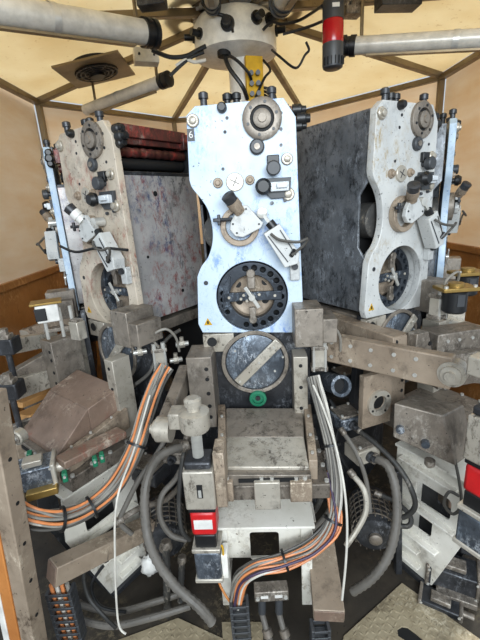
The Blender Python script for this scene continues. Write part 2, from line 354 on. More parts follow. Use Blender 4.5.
    for px, py in ((247, 206), (258, 219), (262, 223), (260, 227), (243, 236), (236, 235), (231, 229), (232, 222), (240, 207)): g.append(cp(px, py, -.04))
    gd = MB().plate(g, [], .022, front(-.046), .004).build('guard_plate', 'greyw', rg)
    for px, py in ((246, 209), (259, 224), (237, 233), (233, 224)): x, z = cp(px, py, -.057); MB().cyl((x, -.056, z), (x, -.060, z), .004, seg=8).build('guard_screw', 'black', gd)
    p0, p1 = C(240, 212, .05), C(227, 195, .085); ax_ = p1-p0
    MB().lathe(p0, ax_, [(.022, 0), (.022, .022), (.026, .024), (.026, ax_.length*.62), (.022, ax_.length*.64)], 18).build('grip', grip, rg)
    MB().lathe(p0+ax_*.62, ax_, [(.024, 0), (.026, ax_.length*.36), (.02, ax_.length*.4)], 18).build('grip_end', 'steel_d', rg)
    p0, p1 = C(233, 219, .03), C(219, 220, .05); mb = MB().cyl(p0, p1, .007, seg=10); mb.box(p1, (.012, .012, .04)); mb.box(p1+V(-.008, 0, 0), (.03, .014, .014)); mb.build('wing_knob', 'steel_d', rg, .003)
    # pneumatic arm from the ring to the white sensor box
    p0, p1 = C(262, 213, .05), C(278, 233, .06)
    arm = MB().lathe(p0+V(0, .045, 0), (0, -1, 0), [(.02, 0), (.02, .05), (.014, .052)], 20).beam(p0, p0.lerp(p1, .6), .012, .012).build('link_arm', 'chrome', root)
    MB().cyl(p0.lerp(p1, .45), p1, .018, seg=16).build('black_sleeve', 'black', arm)
    q = [cp(*s_, -.06) for s_ in ((265, 234), (279, 225), (298, 253), (297, 262), (285, 266))]
    sb = MB().plate(q, [], .06, front(-.05), .004).build('sensor_box', 'greyw', root)
    for q_ in ((268, 236, 288, 262), (280, 230, 296, 255)): MB().beam(C(q_[0], q_[1], .081), C(q_[2], q_[3], .081), .004, .004).build('box_groove', 'steel_d', sb)
    MB().tube([C(271, 234, .09), C(280, 240, .11), C(298, 242, .12), C(307, 239, .11), C(304, 245, .10), C(292, 255, .09)], .0055, 8).build('sensor_cable', 'dark_c', sb)
    MB().cyl(C(291, 256, .08), C(295, 250, .09), .009, seg=10).build('cable_plug', 'black', sb)
    x, z = cp(294, 268); lb = MB().bb(x-.018, x+.02, -.03, 0, z-.045, z+.03).build('latch_block', 'greyw', root, .003); MB().cyl((x, -.03, z+.012), (x, -.045, z+.012), .013).build('latch_screw', 'steel_d', lb)
    # plate cylinder: dark ring with holes, tan core, bars and lever
    hx, hz = hub
    MB().ring((hx, .12, hz), (0, -1, 0), RH*.995, RH*1.05, .10, 48).build('bore_liner', paint, root)
    n0 = set(C0.objects)
    pc = MB().lathe((hx, .2, hz), (0, -1, 0), [(.98*RH, 0), (.98*RH, .155), (.90*RH, .16)], 48).build('plate_cylinder', 'recess', root)
    hl = []
    for k in range(13): t = math.radians(100-k*17); hl.append(circ(hx+.80*RH*math.cos(t), hz+.80*RH*math.sin(t), .092*RH, 14))
    for k in range(4): t = math.radians(190+k*13-20); hl.append(circ(hx+.80*RH*math.cos(t), hz+.80*RH*math.sin(t), .085*RH, 14))
    hl.append(circ(hx, hz, .63*RH, 40))
    MB().plate(circ(hx, hz, .93*RH, 48), hl, .03, front(.012), .002).build('hole_ring', 'ringd', pc)
    core = MB().lathe((hx, .05, hz), (0, -1, 0), [(.63*RH, 0), (.63*RH, .012), (.55*RH, .02), (.5*RH, .015)], 40).build('core_disc', 'tan', pc)
    for dx, dz in ((.38, .36), (-.38, .33), (.36, -.16), (-.36, -.16)): MB().lathe((hx+dx*RH, .042, hz+dz*RH), (0, -1, 0), [(.1*RH, 0), (.1*RH, .008)], 14).build('core_hole', 'recess', pc)
    mb = MB().box((hx, -.004, hz+.03*RH), (1.62*RH, .016, .25*RH)); mb.plate([(hx-.8*RH, hz-.25*RH), (hx-.75*RH, hz+.35*RH), (hx-.55*RH, hz+.62*RH), (hx-.62*RH, hz+.15*RH), (hx-.62*RH, hz-.2*RH)], [], .02, front(-.002), .002)
    mb.build('cross_bar', 'ringd', pc, .003)
    MB().cyl((hx, .0, hz-.62*RH), (hx, -.02, hz-.62*RH), .11*RH).box((hx, -.008, hz-.45*RH), (.17*RH, .02, .36*RH)).build('clamp_block', 'steel', pc, .003)
    MB().box((hx, -.006, hz+.45*RH), (.2*RH, .02, .4*RH)).cyl((hx, -.005, hz+.66*RH), (hx, -.02, hz+.66*RH), .12*RH).build('clamp_block', 'steel', pc, .003)
    lv = MB().beam((hx-.17*RH, -.03, hz+.32*RH), (hx+.18*RH, -.03, hz-.26*RH), .10*RH, .008, (0, 1, 0)).cyl((hx, .0, hz+.02*RH), (hx, -.036, hz+.02*RH), .09*RH).build('clamp_lever', 'chrome', pc, .002)
    for x, z in ((-.62, .03), (.62, .03), (-.22, .08), (-.30, -.02), (-.14, -.08), (.2, .08)): x, z = hx+x*RH, hz+z*RH; MB().cyl((x, -.011, z), (x, -.016, z), .006, seg=8).build('bar_screw', 'steel_l', pc)
    for q in set(C0.objects)-n0:
        if rec and (q is pc or q.parent is pc): q.data.transform(Matrix.Translation((0, rec, 0)))
    # lower bearing plate and impression cylinder below
    bx, bz = cp(255, 362); RB = 33*S
    lp = [cp(205, 333), cp(303, 333), cp(311, 350), cp(311, 420), cp(205, 420)]
    MB().plate(lp, [circ(bx, bz, RB*.98, 40), circ(*cp(212, 342), 5*S, 16)], .03, front(.05), .002).build('lower_plate', 'steel_d', root)  # dark steel paints in the shade of the gaps around the cylinder
    MB().bb(-.186, .186, .04, YB-.02, zb-.075, zb-.022).build('lower_ledge', 'steel', root, .004)
    MB().bb(cp(203, 340)[0], cp(234, 340)[0], .0, .034, cp(220, 352)[1], cp(220, 334)[1]).build('bearing_block', 'steel_l', root, .003)
    x, z = cp(212, 342); MB().cyl((x, .001, z), (x, -.002, z), 5*S, seg=18).build('block_hole', 'recess', root)
    mb = MB().lathe((bx, .2, bz), (0, -1, 0), [(.96*RB, 0), (.99*RB, .16), (1.03*RB, .17), (1.03*RB, .19), (.94*RB, .205), (.90*RB, .2)], 48)
    ic = mb.build('impression_cylinder', 'steel_d', root)
    MB().ring((bx, -.001, bz), (0, -1, 0), .93*RB, 1.05*RB, .010, 48).build('rim', 'steel', ic, .002)
    MB().lathe((bx, .0, bz), (0, -1, 0), [(.9*RB, -.002), (.9*RB, .004), (.87*RB, .006)], 48).build('face_disc', 'blued', ic)
    p0, p1 = C(238, 383, .02), C(279, 342, .02)
    MB().beam(p0, p1, .044, .012, (0, 1, 0)).build('diagonal_bar', 'steel_l', ic, .003)
    for px, py in ((240, 381), (274, 347), (259, 362)): x, z = cp(px, py, -.02); MB().cyl((x, -.02, z), (x, -.03, z), .005, seg=8).build('bar_screw', 'chrome', ic)
    for px, py in ((275, 372), (283, 358), (235, 352), (246, 337)): x, z = cp(px, py, -.02); MB().cyl((x, -.004, z), (x, -.012, z), .005, seg=8).build('face_screw', 'chrome', ic)
    # stepped cover box low on the right
    x0, z0 = cp(295, 347, -.11); x1, _ = cp(323, 345, -.11); x2, _ = cp(337, 345, -.11); zt1 = cp(300, 309, -.11)[1]; zt2 = cp(326, 319, -.11)[1]
    cb = MB().bb(x0, x1, -.12, .03, z0, zt1).bb(x1-.002, x2, -.115, .02, z0+.012, zt2).build('cover_box', boxm, root, .004)
    # fittings on the top edge and right edge
    zt_ = cp(240, 103)[1]
    for dx, mname in ((-.13, 0), (-.045, 1), (-.01, 1), (.12, 0)):
        mb = MB().lathe((dx, .06 if mname else .02, zt_-.01), (0, 0, 1), [(.013, 0), (.013, .035), (.018, .037), (.018, .055), (.010, .06)], 14); mb.build('top_pin', 'black' if mname else 'steel_d', root)
    x, z = cp(222, 108); MB().lathe((x, .0, z), (0, -1, 0), [(.018, 0), (.018, .014), (.012, .026)], 16).build('edge_knob', 'black', root)
    xr = cp(296, 115)[0]
    for dx, dz, r in ((.02, 0, .02), (.035, -.03, .024), (.022, -.055, .018)): MB().lathe((xr+dx-.03, .03, cp(298, 108)[1]+dz), (1, .0, 0), [(r, 0), (r, .03), (r*.7, .034), (r*.6, .05)], 14).build('edge_fitting', 'black', root)
    # warning triangle
    x, z = cp(208, 322); t = MB().plate([(x-.018, z-.014), (x+.018, z-.014), (x, z+.018)], [], .0016, front(-.0008)).build('warning_label', 'yellow', root)
    MB().plate([(x-.004, z-.008), (x+.004, z-.008), (x+.003, z+.006), (x-.003, z+.006)], [], .0008, front(-.0021)).build('warning_mark', 'black', t)
    if six:
        x, z = cp(191, 135); tg = MB().box((x, -.001, z), (.026, .003, .042)).build('number_tag', 'darkgrey', root); MB().text('6', .034, front(-.0028) @ Matrix.Translation((x, z, 0)), .0004).build('numeral', 'white_pl', tg)
    return root
U6 = printing_unit(A0, 'middle printing unit with blue-smeared white front plate and number 6 tag', 'white', 'steel_d', 'steel_d', six=True)
UL = printing_unit(A0-DA, 'left printing unit with cream front plate and red and blue smeared side panel', 'cream', 'panel_l', 'panel_l', rec=.06, grip='white_pl')
UR = printing_unit(A0+DA, 'right printing unit with black-smeared dark side panel and grey-white front plate', 'greyw', 'panel_r', 'panel_r', rec=.06)
UFL = printing_unit(A0-2*DA, 'printing unit mostly hidden behind the cream left unit, against the left wall', 'bluew', 'panel_l', 'panel_l', far=True)
UFR = printing_unit(A0+2*DA, 'pale blue printing unit mostly hidden behind the right grey-white unit', 'bluew', 'panel_r', 'panel_r', far=True)

# ================================================================== CENTRE COLUMN, HUB, MACHINE BODY
k = thing('machine_body', 'round machine body with an added black core that darkens the gaps between the printing units', 'machine', (AX, AY, 0))
MB().lathe((0, 0, 0), (0, 0, 1), [(.95, 0), (.95, .62), (.90, .64)], 48).build('base_drum', 'steel_d', k)
MB().lathe((0, 0, .6), (0, 0, 1), [(.70, 0), (.70, .85), (.5, .87)], 48).build('gap_dark_drum', 'recess', k)  # black drum added so the gaps between the units stay dark
hubz0 = at(240, 60, AY).z
k = thing('ceiling_hub', 'round cream hub with plugged cables on the grey column under the roof', 'cable hub', (AX-.035, AY, hubz0-.7))
rh = 37/380*2.62
MB().lathe((.045, 0, -.25), (0, 0, 1), [(.096, 0), (.096, .96)], 28).build('column_pipe', 'hubw', k)
hd = MB().lathe((0, 0, .7), (0, 0, 1), [(.10, -.012), (.7*rh, -.005), (rh, .02), (rh, .17), (.92*rh, .205), (.45*rh, .23)], 48).build('hub_drum', 'hubw', k)
for deg, z, r in ((-100, .80, .04), (-62, .83, .035), (-40, .84, .035), (-15, .82, .03), (-145, .80, .03), (-170, .82, .03)):
    t = math.radians(deg); d = V(math.cos(t), math.sin(t), 0); p = d*(rh-.01)+V(0, 0, z)
    MB().cyl(p, p+d*.02, r, seg=18).cyl(p+d*.02, p+d*.07, r*.6, seg=14).build('cable_gland', 'black', hd)
MB().lathe((-.075, -.15, .675), (0, 0, 1), [(.04, 0), (.04, .035)], 20).build('floor_gland', 'recess', hd)
for deg in (-130, -75, -20, 20, 160, 200):
    t = math.radians(deg); d = V(math.cos(t), math.sin(t), 0)
    MB().lathe(d*rh*.72+V(0, 0, .92), (0, 0, 1), [(.085, 0), (.085, .02), (.05, .025)], 24).build('port_cap', 'white_pl', hd)
MB().plate(circ(0, 0, .42, 16), [[(.315*math.cos(q)+.05*math.cos(t)*math.cos(q)-.085*math.sin(t)*math.sin(q), .315*math.sin(q)+.05*math.cos(t)*math.sin(q)+.085*math.sin(t)*math.cos(q)) for t in [math.pi*2*m/18 for m in range(18)]] for q in [math.pi*2*n/9 for n in range(9)]], .015, Matrix.Translation((0, 0, .945)), .002).build('star_flange', 'alu', k)
sp = MB().box((.10, -.125, .54), (.11, .03, .27), Matrix.Rotation(.3, 3, 'Z')).build('junction_plate', 'yellow', k, .004)
for i in range(2):
    for j in range(3):
        MB().cyl((.08+.04*i, -.13, .47+.055*j), (.08+.04*i, -.18, .465+.055*j), .014, seg=12).build('plug', 'black', sp)
MB().tube([(-.075, -.16, .69), (-.05, -.2, .60), (.02, -.21, .50), (.05, -.165, .44)], .013, 8).build('cable', 'black', k)
MB().tube([(-.07, -.16, .69), (0, -.21, .63), (.06, -.2, .57), (.08, -.16, .54)], .009, 8).build('cable', 'black', k)
MB().tube([(.16+.07*math.cos(t*.5)*(1-.01*t), -.10+.006*t, .44+.075*math.sin(t*.5)) for t in range(38)], .009, 6, 2).build('cable_coil', 'black', k)
MB().tube([(.1, -.15, .45), (.16, -.15, .55), (.2, -.12, .60), (.16, -.1, .66)], .008, 6).build('cable', 'black', k)

def cable(name, pts, r, mat, label, seg=8): return tag(MB().tube(pts, r, seg).build(name, mat), label, 'cable')
# cables from the hub to the roof tubes
hb = lambda px, py, dy=0.: at(px, py, AY-.25+dy)
cable('cable', [hb(233, 33), hb(229, 18), hb(212, 12), hb(202, 2), at(205, -12, 2.2)], .009, 'black', 'thin black cable looping up from the hub front to the roof')
cable('cable', [hb(263, 30), hb(272, 22), hb(282, 24), hb(300, 20), at(322, 6, 2.3)], .008, 'black', 'thin black cable running right from the hub toward the red beacon')
cable('cable', [at(272, 50, AY-.15), hb(280, 57), hb(296, 68), hb(305, 55), hb(309, 50), hb(306, 42)], .007, 'black', 'thin black cable drooping in a V beside the hub')
cable('cable', [hb(206, 46), hb(196, 51), hb(186, 56), hb(170, 57), hb(152, 50)], .012, 'black', 'black cable running left from the hub to the big left roof tube')
cable('cable', [hb(204, 52), hb(190, 58), hb(178, 68), hb(170, 76)], .01, 'black', 'black cable sagging from the hub to the thin roof tube')
cable('cable', [hb(283, 34), hb(298, 30), hb(316, 24), hb(335, 14), at(352, -6, 2.2)], .008, 'black', 'thin black cable rising right of the hub past the red beacon')
cable('cable', [hb(206, 60), hb(195, 62), hb(186, 60), hb(176, 66)], .01, 'white_c', 'pale cable looping at the left edge of the hub')
def roof_tube(p, q, r, label, cap0=True):
    p, q = V(p), V(q); d = (q-p).normalized(); root = thing('roof_tube', label, 'tube', p, 0, 'grey tubes hanging under the roof')
    L = (q-p).length
    MB().lathe((0, 0, 0), d, [(r, 0), (r, L)], 24).build('barrel', 'tube', root)
    x, y, z = frame(p, q); MB().beam(x*0-z*0+V(0, 0, -.2*r)+y*r*.9*(1 if y.z < 0 else -1)+d*.05, V(0, 0, -.2*r)+y*r*.9*(1 if y.z < 0 else -1)+d*(L-.08), .03, .01).build('groove_strip', 'alu', root)
    MB().lathe(d*(L-.02), d, [(r*1.18, 0), (r*1.18, .03), (r*1.05, .032), (r*1.05, .05), (r*1.2, .052), (r*1.2, .075), (r*.5, .08)], 24).build('end_cap', 'black', root)
    MB().lathe(d*(L*.45), d, [(r*1.06, 0), (r*1.06, .03)], 24, False).build('strap', 'chrome', root)
    MB().cyl(d*(L-.05), d*(L-.05)+V(0, 0, .25), .01, seg=8).build('hanger', 'alu', root)
    MB().cyl(d*(.15*L), d*(.15*L)+V(0, 0, .25), .01, seg=8).build('hanger', 'alu', root)
    return root
roof_tube(at(-60, 1, 1.75), at(146, 33, 2.35), .058, 'thick grey tube with black end cap reaching the hub from upper left')
roof_tube(at(86, 110, 3.3), at(163, 81, 2.85), .040, 'thinner grey tube slanting below the roof fan')
roof_tube(at(560, 34, 2.1), at(352, 46, 2.45), .044, 'long grey tube at upper right beside the red beacon')
roof_tube(at(310, -40, 1.9), at(283, 0, 2.35), .055, 'short visible end of a grey tube at the top edge, right above the hub')
roof_tube(at(205, -40, 2.0), at(212, 2, 2.45), .040, 'short visible end of a grey tube at the top edge, left above the hub')
# red beacon
p = at(333, 28, 2.3); k = thing('beacon_lamp', 'red and black warning beacon hanging from the roof right of the hub', 'beacon', p)
u = 1/380*2.28
MB().lathe((0, 0, 5*u), (0, 0, 1), [(9*u, 0), (9*u, 14*u), (7.5*u, 15.5*u), (7.5*u, 20*u), (9*u, 21*u), (9*u, 24*u), (4*u, 24.5*u), (2*u, 40*u)], 24).build('upper_body', 'darkgrey', k)
MB().lathe((0, 0, -12*u), (0, 0, 1), [(8.5*u, 0), (9*u, 2*u), (9*u, 15*u), (8.5*u, 17*u)], 24).build('red_lens', 'red_lens', k)
lb = MB().lathe((0, 0, -31*u), (0, 0, 1), [(7*u, 0), (8.5*u, 1*u), (9*u, 3*u), (9*u, 19*u)], 24).build('lower_body', 'darkgrey', k)
MB().box((0, -9.2*u, 13*u), (6*u, .004, 3*u)).build('nameplate', 'white_pl', k)
for j in range(7):
    t = math.radians(-150+20*j); MB().box((9*u*math.cos(t), 9*u*math.sin(t), -26*u), (.004, .012, 6*u), Matrix.Rotation(t+math.pi/2, 3, 'Z')).build('vent_slot', 'recess', lb)
# roof fan, sensor boxes
pn = (nodes[5]-apex).cross(nodes[6]-apex).normalized(); pn = pn if pn.z > 0 else -pn
dr = ray(95, 66); fc = CAM+dr*((apex-CAM).dot(pn)/dr.dot(pn))-pn*.03
k = thing('roof_fan', 'round dark vent fan in a square brown plate at upper left of the roof', 'fan', fc)
tx = (nodes[6]-nodes[5]).normalized(); ty = pn.cross(tx); k.rotation_euler = Matrix((tx, ty, pn)).transposed().to_euler()
MB().plate([(-.22, -.22), (.22, -.22), (.22, .22), (-.22, .22)], [circ(0, 0, .15, 32)], .015, Matrix.Identity(4), .002).build('mounting_plate', 'alu', k)
MB().lathe((0, 0, .0), (0, 0, 1), [(.155, 0), (.155, .05), (.01, .05)], 32).build('fan_housing', 'recess', k)
mb = MB()
for r in (.05, .08, .11, .14): mb.ring((0, 0, -.016), (0, 0, -1), r-.004, r+.004, .005, 32)
for t in range(4): mb.box((0, 0, -.018), (.30, .008, .004), Matrix.Rotation(t*math.pi/4, 3, 'Z'))
mb.build('grille', 'steel_d', k)
MB().lathe((0, 0, -.02), (0, 0, -1), [(.05, 0), (.05, .02)], 20).build('motor_hub', 'black', k)
def box_thing(name, label, cat, px, py, Y, size, mat, rz=0, rx=0, lid=None, bev=.004):
    c = at(px, py, Y); k = thing(name, label, cat, c); k.rotation_euler = (rx, 0, rz)
    MB().box((0, 0, 0), size).build('housing', mat, k, bev)
    if lid:
        MB().box((0, -size[1]/2-.004, 0), (size[0]*.8, .01, size[2]*.75)).build('lid', lid, k, .002)
    for sx in (-1, 1): MB().cyl((sx*size[0]*.3, -size[1]/2, 0), (sx*size[0]*.3, -size[1]/2-.012, 0), .007, seg=8).build('screw', 'steel_d', k)
    return k
box_thing('junction_box', 'small beige junction box on the roof beam left of the hub', 'box', 146, 57, 2.75, (.15, .09, .08), 'hubw', .3)
k = box_thing('sensor_block', 'dark sensor block hanging at the top edge, right of the beacon', 'sensor', 398, 1, 2.4, (.22, .1, .07), 'steel_d', .1)
box_thing('sensor_block', 'grey sensor block at the roof edge above the red beacon', 'sensor', 352, 7, 2.5, (.1, .08, .09), 'steel', .2)
box_thing('sensor_block', 'dark sensor block at the top edge of the roof left of the hub', 'sensor', 152, 1, 2.3, (.14, .08, .06), 'steel_d', -.1)

# ================================================================== SLIDE CARRIAGES
def carriage(a, label, cm, am, wedge=False, thick=.0, arm_l=.40, du=0., dw=0., arm=None, table=True):
    o, _ = st_pose(a); o = o+V(math.cos(a), math.sin(a), 0)*du+V(math.sin(a), -math.cos(a), 0)*dw; root = thing('slide_carriage', label, 'carriage', o, a, 'slide carriages below the printing units')
    def L(px, py, wv): v = C(px, py, wv); return v
    b0, b1 = L(226, 408, .03), L(303, 408, .03); m0, m1 = L(226, 437, .19), L(304, 437, .19); f0, f1 = L(227, 467, .35), L(309, 467, .35)
    hz = f0.z-.045
    lift = .12 if wedge else thick
    up = V(0, 0, lift); dn = lambda p: V(p.x, p.y, hz)
    if table:
        MB().solid([dn(m0), dn(m1), dn(b1), dn(b0), m0+up, m1+up, b1+up, b0+up]).build('slide_plate', cm[0], root, .003)
        MB().solid([dn(f0), dn(f1), dn(m1), dn(m0), f0+up*(.1 if wedge else 1), f1+up*(.1 if wedge else 1), m1+up, m0+up]).build('front_cover', cm[1], root, .003)
        # dark slot in the front edge
        lip = MB().solid([f0+V(-.004, -.03, -.06), f1+V(.004, -.03, -.06), f1+V(.004, .0, -.06), f0+V(-.004, 0, -.06), f0+V(-.004, -.03, -.012), f1+V(.004, -.03, -.012), f1+V(.004, 0, -.012), f0+V(-.004, 0, -.012)]).build('front_lip', 'steel', root, .003)
        c = (f0+f1)/2; MB().box((c.x, c.y-.031, c.z-.032), (.22, .006, .016)).build('lip_slot', 'recess', lip)
        # rails
        for s_, q0, q1 in ((-1, b0, f0), (1, b1, f1)):
            rl = MB().solid([q0+V(.0*s_, 0, -.08), q0+V(.035*s_, 0, -.08), q1+V(.035*s_, .02, -.08), q1+V(0, .02, -.08), q0+V(.003*s_, 0, .02), q0+V(.035*s_, 0, .02), q1+V(.035*s_, .02, .012), q1+V(.003*s_, .02, .012)]).build('side_rail', 'tan', root, .003)
            for t in (.25, .6, .9): p = q0.lerp(q1, t)+V(.018*s_, .02*t, .016); MB().cyl(p, p+V(0, 0, .008), .006, seg=8).build('rail_bolt', 'chrome', rl)
    # outer deck ledges with bolts, and base
    zb = hz-.05
    bs = MB().bb(b0.x-.05, b1.x+.06, -.36, .02, zb-.05, hz-.036).build('base_block', 'steel', root, .004)
    for t in (.2, .45, .7, .95): p = V(b1.x+.05, -.36*t, hz-.037); MB().cyl(p, p+V(0, 0, .01), .009, seg=8).build('deck_bolt', 'chrome', bs)
    # front clamp blocks
    for px0, px1, m in ((213, 233, 'tan'), (254, 280, 'steel_l'), (290, 312, 'tan')) if table else ():
        p0, p1 = L(px0, 486, .39), L(px1, 486, .39); z1 = p0.z+.02
        cb = MB().bb(p0.x, p1.x, -.40, -.361, z1-(.12 if px0 == 254 else .085), z1).build('clamp_block', m, root, .004)
        for t in (.3, .7): p = V(p0.x+(p1.x-p0.x)*t, -.38, z1-.001); MB().cyl(p, p+V(0, 0, .012), .008, seg=8).build('clamp_bolt', 'chrome', cb)
    # green coupling under the lower cylinder
    p = L(258, 400, .03); g = MB().lathe(p+V(0, .03, 0), (0, -1, 0), [(.038, 0), (.038, .02), (.026, .022), (.026, .01)], 22).build('coupling', 'green', root); MB().cyl(p+V(0, .03, 0), p+V(0, .012, 0), .011).build('coupling_bolt', 'steel_d', g)
    # left guide block with a column of holes, right guide strip
    zt = L(190, 358, .12).z; gx0, gx1 = L(189, 390, .12).x, L(214, 390, .12).x; z0 = L(200, 428, .12).z
    gb = MB().bb(gx0, gx1, -.12, .034, z0, zt).build('guide_block', am, root, .004)
    for t in (.16, .3, .5, .68, .84): MB().cyl((gx1-.024, -.119, zt+(z0-zt)*t), (gx1-.024, -.1225, zt+(z0-zt)*t), .0085, seg=14).build('bolt_hole', 'recess', gb)
    sx0, sx1 = L(294, 390, .06).x, L(308, 390, .06).x; z0 = L(300, 440, .06).z; zt = L(300, 357, .06).z
    gs = MB().bb(sx0, sx1, -.06, .034, z0, zt).build('guide_strip', 'steel_l', root, .003)
    for t in (.1, .35, .6, .85): MB().cyl(((sx0+sx1)/2, -.059, zt+(z0-zt)*t), ((sx0+sx1)/2, -.062, zt+(z0-zt)*t), .008, seg=12).build('bolt_hole', 'recess', gs)
    # left swing arm with pivot
    p, q = L(186, 372, .02), L(168, 421, .30); q = p+(q-p).normalized()*arm_l
    if arm:
        im = Matrix.Translation(o) @ Matrix.Rotation(a, 4, 'Z'); im.invert(); p, q = im @ arm[0], im @ arm[1]; q.z = p.z
    hh = arm[2] if arm else .085
    ar = MB().beam(p, q, .05, hh).build('swing_arm', am, root, .006)
    d = (q-p).normalized(); sd = V(d.y, -d.x, 0).normalized(); sd = sd if sd.x < 0 else -sd
    MB().lathe(q-sd*.026, sd, [(.047, 0), (.047, .054), (.034, .056), (.034, .066), (.018, .068), (.018, .08)], 24).build('pivot', 'steel_l', ar)
    for t in (.08, .25, .42, .6, .76):
        for e in (.26*hh, -.26*hh):
            c_ = p.lerp(q, t)+sd*.025+V(0, 0, e); MB().cyl(c_, c_+sd*.004, .008, seg=10).build('arm_screw', 'chrome', ar)
    return root
CM = carriage(A0, 'middle slide carriage with dusty grey table under the number 6 unit', ('steel', 'steel_l'), 'steel', arm_l=.33)
CL = carriage(A0-DA, 'left slide carriage with sloped red-brown stained cover', ('brown', 'brown'), 'steel', wedge=True, du=-.04, dw=.10)
CR = carriage(A0+DA, 'right slide carriage with long tan screwed arm ending in a pivot', ('steel', 'steel_d'), 'tan', thick=.03, du=.09, arm=(at(326, 346, 1.56), at(451, 392, 1.23), .125), table=False)
CFL = carriage(A0-2*DA, 'slide carriage far left behind the stepped grey blocks, by the left wall', ('tan', 'tan'), 'tan')
CFR = carriage(A0+2*DA, 'slide carriage far right behind the brass-topped motor', ('steel_l', 'steel_l'), 'steel_l')

def spindle_drive(a, label, du=0., dw=0., dz=0.):
    o, _ = st_pose(a); o = o+V(math.cos(a), math.sin(a), 0)*du+V(math.sin(a), -math.cos(a), 0)*dw; W_ = .40; b = C(201, 480, W_); root = thing('spindle_drive', label, 'spindle drive', o+V(0, 0, dz), a, 'spindle drives on the carriages')
    z = lambda py: C(201, py, W_).z
    x = b.x; y = b.y; MBc = lambda r0: None
    MB().lathe((x, y, z(428)), (0, 0, 1), [(.050, 0), (.053, .012), (.053, z(411)-z(428)), (.04, z(411)-z(428)+.005), (.022, z(411)-z(428)+.007), (.022, z(405)-z(428)), (.03, z(404)-z(428)), (.03, z(399)-z(428)), (.02, z(397)-z(428))], 28).build('cap_nut', 'steel_l', root)
    MB().box((x-.045, y+.02, (z(428)+z(411))/2), (.09, .07, z(411)-z(428)-.005)).build('cap_bracket', 'steel_l', root, .006)
    n = 30; h = z(428)-z(455); pr = []
    for i in range(n*2+1): pr.append((.014 if i % 2 else .020, h*i/(2*n)))
    MB().lathe((x, y, z(455)), (0, 0, 1), pr, 16).build('threaded_spindle', 'chrome', root)
    MB().box((x, y, z(459)), (.095, .085, .03)).build('spindle_foot', 'steel_d', root, .008)
    gb = MB().box((x, y, (z(463)+z(500))/2), (.11, .10, z(463)-z(500))).build('gearbox', 'steel_l', root, .006)
    MB().box((x+.002, y-.05, (z(474)+z(489))/2), (.02, .006, .055)).build('slot', 'recess', gb); MB().box((x+.002, y-.052, (z(474)+z(489))/2-.008), (.011, .006, .03)).build('slot_screw', 'chrome', gb)
    MB().bb(x+.056, x+.095, y-.04, y+.05, z(500), z(447)).build('side_plate', 'tan', root, .004)
    MB().box((x, y, z(502)), (.098, .09, .016)).build('flange', 'black', root, .003)
    cp_ = MB().box((x, y, (z(504)+z(527))/2), (.095, .088, z(504)-z(527))).build('coupling_housing', 'red', root, .014)
    MB().box((x, y-.0455, (z(509)+z(521))/2), (.068, .003, .04)).build('nameplate', 'white_pl', cp_)
    MB().box((x, y, (z(527)+z(540))/2), (.08, .078, z(527)-z(540))).build('neck', 'black', root, .006)
    mt = MB().box((x, y, (z(543)+z(570))/2), (.098, .092, z(543)-z(570))).build('motor_body', 'blued', root, .01)
    for zz in (z(541), z(570)): MB().box((x, y, zz), (.108, .10, .018)).build('motor_flange', 'steel_l', mt, .004)
    MB().bb(x+.05, x+.075, y-.03, y+.03, z(572), z(549)).build('connector', 'hubw', mt, .004)
    return root
spindle_drive(A0, 'spindle drive with red-labelled motor in front of the middle carriage')
spindle_drive(A0+DA, 'spindle drive with red motor band at the right edge, beside the tan arm pivot', -.125, .20, .20)

def bracket(a, label, mat='wbracket', du=0., dw=0., legs=True):
    o, _ = st_pose(a); o = o+V(math.cos(a), math.sin(a), 0)*du+V(math.sin(a), -math.cos(a), 0)*dw; root = thing('support_bracket', label, 'bracket', o, a, 'white sheet metal support brackets')
    W_ = .34; x0, x1 = C(222, 560, W_).x, C(309, 560, W_).x; zt = C(260, 524, W_).z; z0 = .03
    hx0, hx1, hz0, hz1 = C(251, 560, W_).x, C(280, 560, W_).x, C(262, 560, W_).z, C(262, 532, W_).z
    x0p = C(216, 524, W_).x; x1p = C(314, 524, W_).x
    MB().bb(x0p, x1p, -W_-.03, .0, zt, zt+.012).build('top_flange', mat, root, .003)
    MB().plate([(x0, zt), (x0, zt-.17), (x1, zt-.17), (x1, zt)], [rrect(hx0, hx1, hz0, hz1, .014)], .008, front(-W_+.004), .001).build('front_panel', mat, root)
    for xs in (x0, x1):
        s_ = MB().plate([(-W_, zt), (-W_, zt-.22), (-.16, z0), (.02, z0), (.02, zt)], [rrect(-.245, -.10, zt-.16, zt-.055, .02), rrect(-.22, -.10, zt-.285, zt-.20, .02)], .01, Matrix.Translation((xs, 0, 0)) @ Matrix(((0, 0, 1, 0), (1, 0, 0, 0), (0, 1, 0, 0), (0, 0, 0, 1))), .001).build('side_panel', mat, root)
        sg = -1 if xs == x0 else 1
        for zz, ya, yb in ((zt-.03, -.30, .0), (zt-.185, -.30, .0), (zt-.31, -.25, .0), (zt-.38, -.19, -.02), (zt-.45, -.15, -.0)):
            MB().bb(xs, xs+sg*.035, ya, yb, zz-.008, zz).build('ledge', mat, s_, .002)
    for xs in (x0+.01, x1-.01) if legs else (): MB().bb(xs-.022, xs+.022, -W_-.012, -W_, zt-.42, zt-.0).build('front_leg', mat, root, .003)
    return root
bracket(A0, 'white bracket with square opening under the middle carriage, behind the orange cables')
